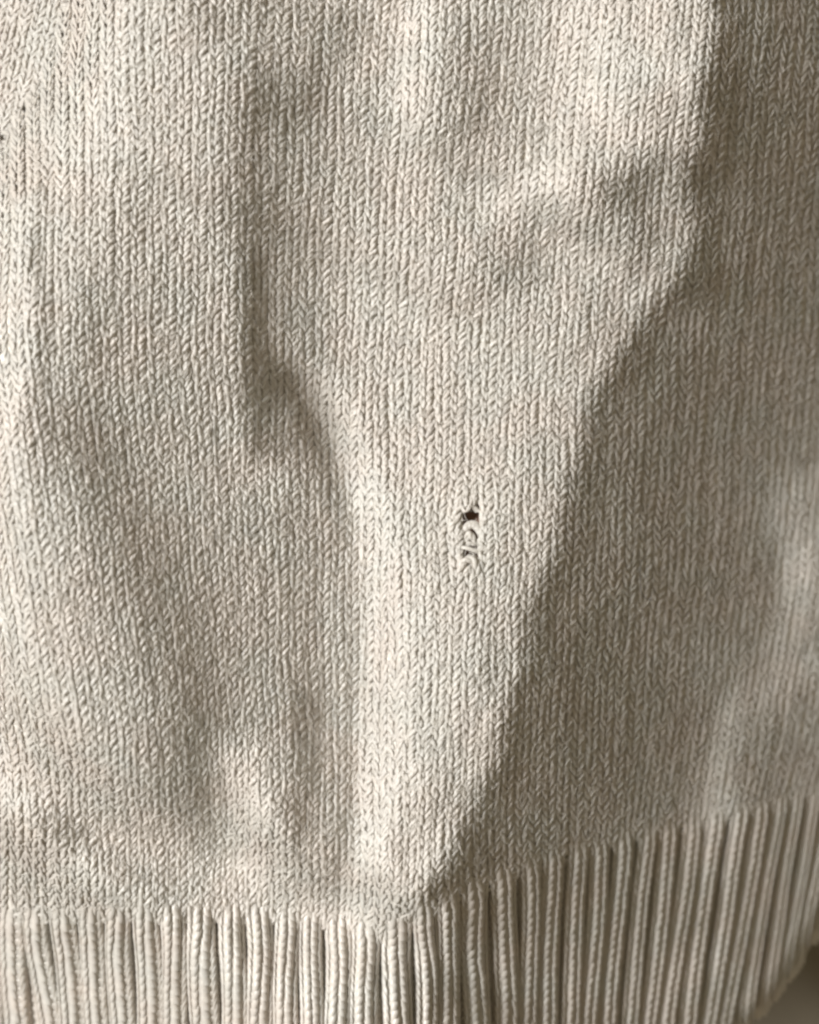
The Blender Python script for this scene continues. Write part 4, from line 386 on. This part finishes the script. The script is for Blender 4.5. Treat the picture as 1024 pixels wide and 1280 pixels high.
def plain_material(name, col, rough=0.9, noise=None):
    m = bpy.data.materials.new(name)
    m.use_nodes = True
    nt = m.node_tree
    b = nt.nodes['Principled BSDF']
    b.inputs['Roughness'].default_value = rough
    if noise:
        tc = nt.nodes.new('ShaderNodeTexCoord')
        nz = nt.nodes.new('ShaderNodeTexNoise'); nz.inputs['Scale'].default_value = noise; nz.inputs['Detail'].default_value = 5
        rp = nt.nodes.new('ShaderNodeValToRGB')
        rp.color_ramp.elements[0].color = (*[v * 0.8 for v in col], 1)
        rp.color_ramp.elements[1].color = (*[v * 1.15 for v in col], 1)
        nt.links.new(tc.outputs['Object'], nz.inputs['Vector'])
        nt.links.new(nz.outputs['Fac'], rp.inputs['Fac'])
        nt.links.new(rp.outputs['Color'], b.inputs['Base Color'])
    else:
        b.inputs['Base Color'].default_value = (*col, 1)
    return m


CREAM = (0.81, 0.755, 0.682)
M_BODY = yarn_material('cream_yarn', CREAM)
M_RIB = yarn_material('cream_rib_yarn', CREAM, relief=0.08)
M_UNDER = plain_material('cream_purl_side', tuple(v * 0.97 for v in CREAM), 0.9, 900.0)
M_CLOTH = plain_material('taupe_cloth', (0.24, 0.205, 0.155), 0.95, 60.0)
M_HOLE_SHADE = plain_material('brown_hole_shade', (0.50, 0.31, 0.23), 0.9, 300.0)  # brown that stands in for the shade inside the tear
M_FUZZ = plain_material('cream_fuzz', tuple(min(1, v * 1.05) for v in CREAM), 0.6)
M_HAIR = plain_material('dark_hair', (0.03, 0.02, 0.015), 0.4)


# ------------------------------------------------------------------ mesh helpers
def new_mesh(name, V, F, mat, yarn=None, tint=None, smooth=True):
    me = bpy.data.meshes.new(name)
    V = np.ascontiguousarray(V, dtype=np.float32).reshape(-1, 3)
    F = np.ascontiguousarray(F, dtype=np.int32)
    k = F.shape[1]
    me.vertices.add(len(V)); me.vertices.foreach_set('co', V.ravel())
    me.loops.add(F.size); me.loops.foreach_set('vertex_index', F.ravel())
    me.polygons.add(len(F)); me.polygons.foreach_set('loop_start', np.arange(0, F.size, k, dtype=np.int32))
    if smooth:
        me.polygons.foreach_set('use_smooth', np.ones(len(F), dtype=bool))
    if yarn is not None:
        a = me.attributes.new('yarn', 'FLOAT_VECTOR', 'POINT')
        a.data.foreach_set('vector', np.ascontiguousarray(yarn, dtype=np.float32).ravel())
    if tint is not None:
        a = me.attributes.new('tint', 'FLOAT_COLOR', 'POINT')
        a.data.foreach_set('color', np.ascontiguousarray(tint, dtype=np.float32).ravel())
    me.materials.append(mat)
    me.update(calc_edges=True)
    return me


def link(name, data, parent=None):
    o = bpy.data.objects.new(name, data)
    sc.collection.objects.link(o)
    if parent is not None:
        o.parent = parent
    return o


def tubes(P, Nrm, r, sides, flat=1.0):
    """P (n, s, 3) centre lines, Nrm up hints, r (n, s) radii in metres -> verts, quads, yarn attribute"""
    n, s, _ = P.shape
    T = np.gradient(P, axis=1)
    T /= np.linalg.norm(T, axis=-1, keepdims=True) + 1e-12
    B = np.cross(T, Nrm); B /= np.linalg.norm(B, axis=-1, keepdims=True) + 1e-12
    Q = np.cross(B, T)
    th = np.arange(sides) / sides * 2 * math.pi
    c, d = np.cos(th), np.sin(th)
    V = P[:, :, None, :] + r[:, :, None, None] * (flat * c[None, None, :, None] * Q[:, :, None, :] + d[None, None, :, None] * B[:, :, None, :])
    seg = np.linalg.norm(np.diff(P, axis=1), axis=-1) / S
    ln = np.concatenate([np.zeros((n, 1)), np.cumsum(seg, axis=1)], axis=1)
    A = np.empty((n, s, sides, 3))
    A[..., 0] = c; A[..., 1] = d; A[..., 2] = ln[:, :, None]
    base = (np.arange(n) * s * sides)[:, None, None]
    i = np.arange(s - 1)[None, :, None] * sides
    j = np.arange(sides)[None, None, :]
    j2 = (j + 1) % sides
    F = np.stack([base + i + j, base + i + j2, base + i + sides + j2, base + i + sides + j], -1).reshape(-1, 4)
    return V.reshape(-1, 3), F, A.reshape(-1, 3)


def ply_tubes(P, Nrm, r, sides, flat=1.0, pitch=26.0, phase=None):
    """two plies twisted round each centre line"""
    n, s, _ = P.shape
    T = np.gradient(P, axis=1)
    T /= np.linalg.norm(T, axis=-1, keepdims=True) + 1e-12
    B = np.cross(T, Nrm); B /= np.linalg.norm(B, axis=-1, keepdims=True) + 1e-12
    Q = np.cross(B, T)
    seg = np.linalg.norm(np.diff(P, axis=1), axis=-1) / S
    ln = np.concatenate([np.zeros((n, 1)), np.cumsum(seg, axis=1)], axis=1)
    if phase is None:
        phase = rng.uniform(0, 6.28, (n, 1))
    Vs, Fs, As, off = [], [], [], 0
    for k in (0, 1):
        th = 2 * math.pi * ln / pitch + phase + k * math.pi
        C_ = P + (0.42 * r * np.cos(th))[..., None] * Q * flat + (0.42 * r * np.sin(th))[..., None] * B
        V, F, A = tubes(C_, Nrm, r * 0.68, sides, min(1.0, flat * 1.25))
        A[:, 2] += np.repeat(rng.uniform(0, 60, n), s * sides)
        Vs.append(V); Fs.append(F + off); As.append(A); off += len(V)
    return np.concatenate(Vs), np.concatenate(Fs), np.concatenate(As)


def stitch_tint(n, per):
    g = 1 + rng.normal(0, 0.03, (n, 1))
    ch = rng.normal(0, 0.003, (n, 1))
    col = np.concatenate([g * (1 + ch), g, g * (1 - ch), np.ones((n, 1))], 1)
    return np.repeat(np.clip(col, 0, 1.3), per, axis=0)


# ------------------------------------------------------------------ the sweater
sweater = link('knitted_sweater', None)
sweater['label'] = 'cream knitted sweater with a small torn hole and a ribbed hem'
sweater['category'] = 'sweater'

SEG = 15
TT = np.linspace(0, 2 * math.pi, SEG)
HOLE_X, HOLE_Y0, HOLE_Y1 = 588.0, 628.0, 703.0


def spread(x, y):
    """stitches beside the ladder are pushed apart"""
    w = np.exp(-((y - 646) / 24.0) ** 2) * 4.5 + np.exp(-((y - 690) / 22.0) ** 2) * 2.0
    d = x - 589.0
    return x + w * np.sign(d) * np.exp(-(np.abs(d) / 22.0) ** 2) * np.clip(np.abs(d) / 6.0, 0, 1)


def loops(nst, amp, tilt, depth, jit):
    """local centre lines of n knit loops: across, along (courses), out"""
    t = TT[None, :]
    j = lambda s_: rng.normal(0, s_, (nst, 1))
    a = tilt * (1 + j(0.18 * jit))
    x = (t / (2 * math.pi) - 0.5) + a * np.sin(2 * t)
    y = amp * np.cos(t) * (1 + j(0.05 * jit))
    z = -depth * np.cos(2 * t) * (1 + j(0.15 * jit))
    # each leg swells, leans and stands out on its own
    lw = np.exp(-((t - math.pi / 2) / 0.9) ** 2); rw = np.exp(-((t - 1.5 * math.pi) / 0.9) ** 2)
    x = x + lw * j(0.03 * jit) + rw * j(0.03 * jit)
    z = z + (lw * j(0.16 * jit) + rw * j(0.16 * jit)) * depth
    y = y + lw * j(0.05 * jit) + rw * j(0.05 * jit)
    sw = 1 + lw * (0.22 + j(0.08 * jit)) + rw * (0.22 + j(0.08 * jit))
    return x, y, z, sw


# wale indices across; wale centres in u
hole_u = 588.0
for _ in range(30):
    hole_u += 588.0 - float(body_map(np.array([hole_u]), np.array([NR * 660 / 1143.0]))[0][0])
K0 = int(math.floor((hole_u + 230) / W)); K1 = int(math.floor((1200 - hole_u) / W))

# the purl side just under the loops, with the tear cut out of it
gu = np.arange(-245, 1211, 7.0); gv = np.arange(V0, NR + 0.6, 0.5)
UU, VV = np.meshgrid(gu, gv)
bx, by = body_map(UU, VV)
P, _n = lift(bx, by, -0.5 - 2.0 * np.clip((75 - roll2_dist(bx, by)) / 30.0, 0, 1))
idx = np.arange(UU.size).reshape(UU.shape)
F = np.stack([idx[:-1, :-1], idx[1:, :-1], idx[1:, 1:], idx[:-1, 1:]], -1).reshape(-1, 4)
fx = bx.ravel()[F].mean(1); fy = by.ravel()[F].mean(1)
keep = ~((np.abs(fx - 590) < 12.5) & (fy > 632) & (fy < 700)) & (roll_dist(fx, fy) > -3) & (roll2_dist(fx, fy) > -1)
panel = link('stockinette_panel', new_mesh('stockinette_panel', P, F[keep], M_UNDER), sweater)
panel['label'] = 'smooth cream stockinette with folds above the ribbed hem'

R_BODY = 3.95
for k in range(-K0, K1 + 1):
    u0 = hole_u + k * W
    rows = np.arange(V0, NR + 1).astype(float)
    cx, cy = body_map(np.full_like(rows, u0), rows)
    ok = (roll_dist(cx, cy) > 0) & (roll2_dist(cx, cy) > -11)
    if k == 0:
        ok &= ~((cy > HOLE_Y0) & (cy < HOLE_Y1))
    rows = rows[ok]
    if len(rows) < 2:
        continue
    n = len(rows)
    lx, ly, lz, sw = loops(n, 1.16, 0.27, 1.2, 0.8)
    lx = lx + 0.014 * rng.normal() + 0.02 * np.sin(rows * 0.7 + k * 1.7)[:, None]
    ph = rng.uniform(0, 6.28, 3)
    wd = 0.045 * np.sin(rows * 0.23 + ph[0]) + 0.03 * np.sin(rows * 0.61 + ph[1])
    lx = lx * (1 + 0.06 * np.sin(rows * 0.31 + ph[2]))[:, None] + wd[:, None]
    x, y = body_map(u0 + lx * W, rows[:, None] + ly)
    x = spread(x, y)
    wz = rng.normal(0, 0.15)
    P, Nn = lift(x, y, lz + wz)
    V, F, A = ply_tubes(P, Nn, R_BODY * S * sw * rng.normal(1, 0.05, (n, 1)), 5, 0.34)
    tint = stitch_tint(n, SEG * 5)
    me = new_mesh('stitch_column', V, F, M_BODY, A, np.concatenate([tint, tint]))
    link('stitch_column', me, panel)

# a lower layer of the same knit, lying at an angle behind the turned edge at the upper left
HB = float(bspline(HTAB, np.array([(70 - HX0) / HG]), np.array([(60 - HY0) / HG]))[0]) - 60.0


def back_lift(a, b, z):
    c, s_ = math.cos(0.2), math.sin(0.2)
    x = 40 + a * c - b * s_; y = 60 + a * s_ + b * c
    h = HB + 0.42 * (x - 80) + 0.05 * (y - 60) + 3 * np.sin(x * 0.05 + y * 0.03)
    pz = h + z
    k_ = (CAM_D - h) / CAM_D
    P = np.stack([(x - 512) * k_, (640 - y) * k_, pz], -1) * S
    N = np.zeros_like(P); N[..., 0] = -0.39; N[..., 2] = 0.92
    return P, N


gu = np.arange(-190, 141, 8.0); gv = np.arange(-260, 301, 8.0)
UU, VV = np.meshgrid(gu, gv)
P, _n = back_lift(UU, VV, np.full_like(UU, -0.6))
idx = np.arange(UU.size).reshape(UU.shape)
F = np.stack([idx[:-1, :-1], idx[1:, :-1], idx[1:, 1:], idx[:-1, 1:]], -1).reshape(-1, 4)
back = link('back_layer', new_mesh('back_layer', P, F, M_UNDER), sweater)
back['label'] = 'patch of knit lying at an angle behind the folded edge'
for k in range(-11, 9):
    rows = np.arange(-22, 26).astype(float)
    n = len(rows)
    lx, ly, lz, sw = loops(n, 1.12, 0.27, 1.3, 1.0)
    P, Nn = back_lift((k + lx) * 16.0, (rows[:, None] + ly) * 11.0, lz)
    V, F, A = ply_tubes(P, Nn, 3.4 * S * sw, 4, 0.42)
    tint = stitch_tint(n, SEG * 4)
    link('stitch_column', new_mesh('stitch_column', V, F, M_BODY, A, np.concatenate([tint, tint])), back)

# brown sheet added under the tear; its colour stands for the dark inside
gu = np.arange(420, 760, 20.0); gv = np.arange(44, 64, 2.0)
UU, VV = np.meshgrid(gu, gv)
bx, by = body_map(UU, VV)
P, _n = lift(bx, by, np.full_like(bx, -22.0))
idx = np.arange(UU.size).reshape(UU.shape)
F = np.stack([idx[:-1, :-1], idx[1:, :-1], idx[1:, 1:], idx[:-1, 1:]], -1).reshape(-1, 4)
hole_shade_sheet = link('hole_shade_sheet', new_mesh('hole_shade_sheet', P, F, M_HOLE_SHADE), sweater)
hole_shade_sheet['label'] = 'brown sheet added behind the torn hole to keep its inside dark'

# ------------------------------------------------------------------ ribbed hem
RT = [-128, -92, -56, -21, 12, 41, 75, 111, 147, 181, 215, 251, 290, 323, 360, 389, 423, 457, 497, 531, 560, 594, 630, 664, 693, 725, 751,
      782, 812, 838, 868, 898, 929, 954, 977, 999, 1020, 1043, 1068, 1094, 1120, 1146, 1172]
RB = [-120, -84, -49, -14, 22, 60, 89, 122, 151, 186, 219, 254, 291, 325, 358, 388, 422, 456, 497, 535, 564, 598, 634, 662, 686, 712, 736,
      763, 786, 811, 835, 860, 885, 908, 932, 952, 968, 986, 1006, 1027, 1048, 1070, 1092]
RT = np.array([-272, -236, -200, -164] + RT, float); RB = np.array([-264, -228, -192, -156] + RB, float)
RH = 10.2


HEM_END = 1345.0


def rib_center(i, y):
    yt = hem_y(RT[i])
    f = (y - yt) / (1280.0 - yt)
    wob = 2.2 * np.sin(f * 3.0 + i * 1.9) * np.clip(f * 3, 0, 1)
    return RT[i] + (RB[i] - RT[i]) * f + wob


gi = np.linspace(0, len(RT) - 1, len(RT) * 6)
gf = np.linspace(-0.02, 1, 46)


def rib_grid_xy(fi, ff):
    i0 = np.clip(np.floor(fi).astype(int), 0, len(RT) - 2)
    a = fi - i0
    tx = RT[i0] * (1 - a) + RT[i0 + 1] * a
    bx_ = RB[i0] * (1 - a) + RB[i0 + 1] * a
    yt = hem_y(tx)
    y = yt + ff * (HEM_END - yt)
    return tx + (bx_ - tx) * (y - yt) / (1280.0 - yt), y


FI, FF = np.meshgrid(gi, gf)
hx, hy = rib_grid_xy(FI, FF)
P, _n = lift(hx, hy, np.full_like(hx, -8.5))
idx = np.arange(FI.size).reshape(FI.shape)
F = np.stack([idx[:-1, :-1], idx[1:, :-1], idx[1:, 1:], idx[:-1, 1:]], -1).reshape(-1, 4)
keep = roll_dist(hx.ravel()[F].mean(1), hy.ravel()[F].mean(1)) > -1
hem = link('ribbed_hem', new_mesh('ribbed_hem', P, F[keep], M_UNDER), sweater)
hem['label'] = 'thick vertical ribbing along the lower edge of the sweater'

for i in range(len(RT)):
    sp_ = 0.5 * ((RT[min(i + 1, len(RT) - 1)] - RT[max(i - 1, 0)]) / (2 if 0 < i < len(RT) - 1 else 1)
                 + (RB[min(i + 1, len(RB) - 1)] - RB[max(i - 1, 0)]) / (2 if 0 < i < len(RB) - 1 else 1))
    q = sp_ / 35.0
    yt = float(hem_y(RT[i])) - 4.0
    nrow = int((HEM_END - yt) / RH)
    Vs, Fs, As, Ts = [], [], [], []
    off = 0
    fat = 1 + rng.normal(0, 0.03)
    lean = rng.normal(0.0, 0.06)
    hw = 0.475 * sp_ * fat; hh = 13.5 * q
    for wale in (-1, 1, 0):
        rows = np.arange(nrow).astype(float)
        cy = yt + (rows + 0.5) * RH
        cx = rib_center(i, cy) + (wale * 0.25 if wale else 0.5) * sp_
        rows = rows[roll_dist(cx, cy) > 9]
        nr = len(rows)
        if nr < 2:
            continue
        lx, ly, lz, sw = loops(nr, 1.15, 0.17 if wale else 0.12, 1.3, 0.6)
        yy = yt + (rows[:, None] + 0.5 + ly) * RH + (1.5 if wale == 1 else 0)
        ramp = np.clip((yy - yt + 6) / 26.0, 0.25, 1)
        if wale:
            phi = (wale * 0.5 + lx) * 1.42 + lean
            ox = (hw + lz * 0.5) * np.sin(phi); oz = ((hh + lz) * np.cos(phi) - 0.62 * hh) * ramp
        else:                                   # the purl wale sunk between this rib and the next
            phi = 0 * lx
            ox = 0.5 * sp_ + lx * 9.0 * q
            oz = -9.0 - lz * 0.5 + 0 * ox
        x = rib_center(i, yy) + ox
        P, Nn = lift(x, yy, oz)
        Nn = Nn * np.cos(phi * ramp)[..., None] + np.array([1.0, 0, 0]) * np.sin(phi * ramp)[..., None]
        V, F, A = tubes(P, Nn, 4.0 * q ** 0.5 * S * sw, 6, 0.3)
        A[:, 2] += np.repeat(rng.uniform(0, 40, nr), SEG * 6)
        Vs.append(V); Fs.append(F + off); As.append(A); Ts.append(stitch_tint(nr, SEG * 6))
        off += len(V)
    # the body of the roll under the stitches
    cy = np.arange(yt - 2, HEM_END, 6.0)
    ph = np.linspace(-1.5, 1.5, 11)
    PH, CY = np.meshgrid(ph, cy)
    ramp = np.clip((CY - yt + 6) / 26.0, 0.25, 1)
    x = rib_center(i, CY) + (hw - 0.6) * np.sin(PH + lean)
    P, _n = lift(x, CY, (hh * np.cos(PH + lean) - 0.62 * hh) * ramp)
    idx = np.arange(PH.size).reshape(PH.shape)
    F = np.stack([idx[:-1, :-1], idx[1:, :-1], idx[1:, 1:], idx[:-1, 1:]], -1).reshape(-1, 4)
    F = F[roll_dist(x.ravel()[F].mean(1), CY.ravel()[F].mean(1)) > 0]
    if not Vs and not len(F):
        continue
    A = np.zeros((PH.size, 3)); A[:, 0] = np.cos(PH.ravel()); A[:, 1] = np.sin(PH.ravel()); A[:, 2] = CY.ravel()
    Vs.append(P.reshape(-1, 3)); Fs.append(F + off); As.append(A); Ts.append(np.ones((PH.size, 4)))
    me = new_mesh('rib', np.concatenate(Vs), np.concatenate(Fs), M_RIB, np.concatenate(As), np.concatenate(Ts))
    link('rib', me, hem)

# ------------------------------------------------------------------ the torn hole: a dropped stitch column with loose loops
hole = link('torn_hole', None, sweater)
hole['label'] = 'small dark torn hole with a ladder of loose loops'


def catmull(pts, n):
    pts = np.array(pts, float)
    p = np.concatenate([2 * pts[:1] - pts[1:2], pts, 2 * pts[-1:] - pts[-2:-1]])
    tt = np.linspace(0, len(pts) - 1.0001, n)
    i = tt.astype(int); t = (tt - i)[:, None]
    a, b, c, d = p[i], p[i + 1], p[i + 2], p[i + 3]
    return 0.5 * (2 * b + (c - a) * t + (2 * a - 5 * b + 4 * c - d) * t * t + (-a + 3 * b - 3 * c + d) * t ** 3)


def strand(name, pts, r, n=40, parent=None, mat=None, sides=10, plied=True):
    """pts: photo x, y, offset z (px) and optional radius factor"""
    q = catmull([p if len(p) == 4 else (*p, 1.0) for p in pts], n)
    P, Nn = lift(q[:, 0], q[:, 1], q[:, 2])
    V, F, A = (ply_tubes if plied and r > 1 else tubes)(P[None], Nn[None], (r * S * q[:, 3])[None], sides, 0.7)
    me = new_mesh(name, V, F, mat or M_BODY, A, np.ones((len(V), 4)))
    return link(name, me, parent)


# loop head left hanging above the tear
strand('loose_loop', [(576, 614, -3), (576, 625, 1.5), (578, 635, 3), (582, 640, 3.5), (586, 637, 3.5), (589, 629, 2.5), (590, 616, -2)], 2.3, parent=hole)
# swollen stitch beside the opening, pulled out of line
strand('loose_loop', [(562, 668, -2, 0.8), (564, 662, 2, 1.1), (567, 656, 3, 1.2), (571, 651, 2, 1.1), (574, 646, -2, 0.8)], 3.2, parent=hole)
# plump loop that slipped down and lies sunk in the tear
strand('loose_loop', [(576, 680, -10), (578.5, 668, -5, 1.05), (583, 659, -3, 1.2), (590, 655, -2.5, 1.25), (597, 659, -3, 1.2), (601, 668, -5, 1.05), (603, 680, -10)], 4.6, parent=hole, plied=False)
strand('loose_loop', [(582, 678, -5), (584.5, 671, 0, 1.1), (587.5, 667, 1.5, 1.2), (590.5, 671, 0.5, 1.1), (593, 678, -5)], 3.6, parent=hole)
strand('ladder_rung', [(568, 677, -6), (580, 678.5, -3, 1.1), (590, 679, -3, 1.1), (608, 677, -7)], 3.0, parent=hole)
strand('ladder_rung', [(568, 684, -5), (576, 684.5, 0.5), (585, 686, 2.5), (594, 689, 1.5), (606, 693, -5)], 2.6, parent=hole, plied=False)
# swollen loop closing the ladder below
strand('loose_loop', [(573, 724, -3, 0.8), (575.5, 713, 1.5, 1.0), (579, 705, 2.5, 1.1), (584, 700.5, 3, 1.15), (590, 700.5, 3, 1.15), (595, 706, 2.5, 1.1), (597, 714, 1.0, 0.95), (598, 724, -3, 0.8)], 4.3, parent=hole)
strand('loose_loop', [(580, 724, -3, 0.8), (583, 716, 1.8, 1.0), (587, 710, 2.6, 1.1), (590, 715, 1.8, 1.0), (593, 724, -3, 0.8)], 3.5, parent=hole)
# a loop standing open to the right of the tear
strand('loose_loop', [(618, 662, -2), (617, 653, 1.5), (620, 646, 2.4), (625, 643, 2.6), (629, 648, 2.4), (627, 656, 1.5), (621, 662, -1)], 1.8, parent=hole)
# frayed ends round the opening
for q_ in range(4):
    ax = rng.uniform(574, 606); ay = rng.uniform(630, 700)
    aa = rng.uniform(0, 6.28); l_ = rng.uniform(8, 20); cv = rng.normal(0, 0.8)
    strand('frayed_end', [(ax + l_ * s_ * math.cos(aa + cv * s_), ay + l_ * s_ * math.sin(aa + cv * s_), 3.5 + 3.0 * math.sin(2.4 * s_)) for s_ in (0, 0.33, 0.66, 1.0)],
           rng.uniform(0.25, 0.45), 12, hole, M_FUZZ, 5)

# ------------------------------------------------------------------ fuzz: loose fibre ends all over the yarn
NF = 9000
fu = rng.uniform(-60, 1100, NF); fv = rng.uniform(-4, NR, NF)
x0, y0 = body_map(fu, fv)
ang = rng.uniform(0, 2 * math.pi, NF); ln = rng.uniform(7, 30, NF); cur = rng.normal(0, 0.09, NF)
st = np.linspace(0, 1, 5)[None, :]
a_ = ang[:, None] + cur[:, None] * ln[:, None] * st
x = x0[:, None] + ln[:, None] * np.cumsum(np.cos(a_) / 5, 1); y = y0[:, None] + ln[:, None] * np.cumsum(np.sin(a_) / 5, 1)
z = 2.2 + rng.uniform(0.5, 3, (NF, 1)) * np.sin(st * rng.uniform(1.2, 3, (NF, 1)))
P, Nn = lift(x, y, z)
V, F, A = tubes(P, Nn, np.full(x.shape, 0.28 * S), 3)
fuzz = link('fuzz', new_mesh('fuzz', V, F, M_FUZZ), sweater)
fuzz['kind'] = 'stuff'

# ------------------------------------------------------------------ a stray hair, and what the sweater lies on
q = catmull([(799, 694, 10), (794, 703, 9), (793, 718, 9), (794, 735, 9), (799, 745, 9), (808, 748, 9)], 30)
P, Nn = lift(q[:, 0], q[:, 1], q[:, 2])
V, F, A = tubes(P[None], Nn[None], np.full((1, 30), 0.55 * S), 6)
hair = link('stray_hair', new_mesh('stray_hair', V, F, M_HAIR))
hair['label'] = 'thin dark curved hair lying on the shaded side of the sweater'
hair['category'] = 'hair'

gx = np.linspace(-2600, 3600, 240); gy = np.linspace(-2600, 3900, 240)
XX, YY = np.meshgrid(gx, gy)
ZZ = -700.0 + 5 * np.sin(XX * 0.011 + YY * 0.006) + 4 * np.sin(YY * 0.017 - XX * 0.004) + 40 * np.exp(-((XX * 0.8 - YY * 0.6 - 140) / 60.0) ** 2)
P = np.stack([(XX - 512) * S, (640 - YY) * S, ZZ * S], -1)
idx = np.arange(XX.size).reshape(XX.shape)
F = np.stack([idx[:-1, :-1], idx[1:, :-1], idx[1:, 1:], idx[:-1, 1:]], -1).reshape(-1, 4)
cloth = link('ground_cloth', new_mesh('ground_cloth', P, F, M_CLOTH))
cloth['kind'] = 'structure'
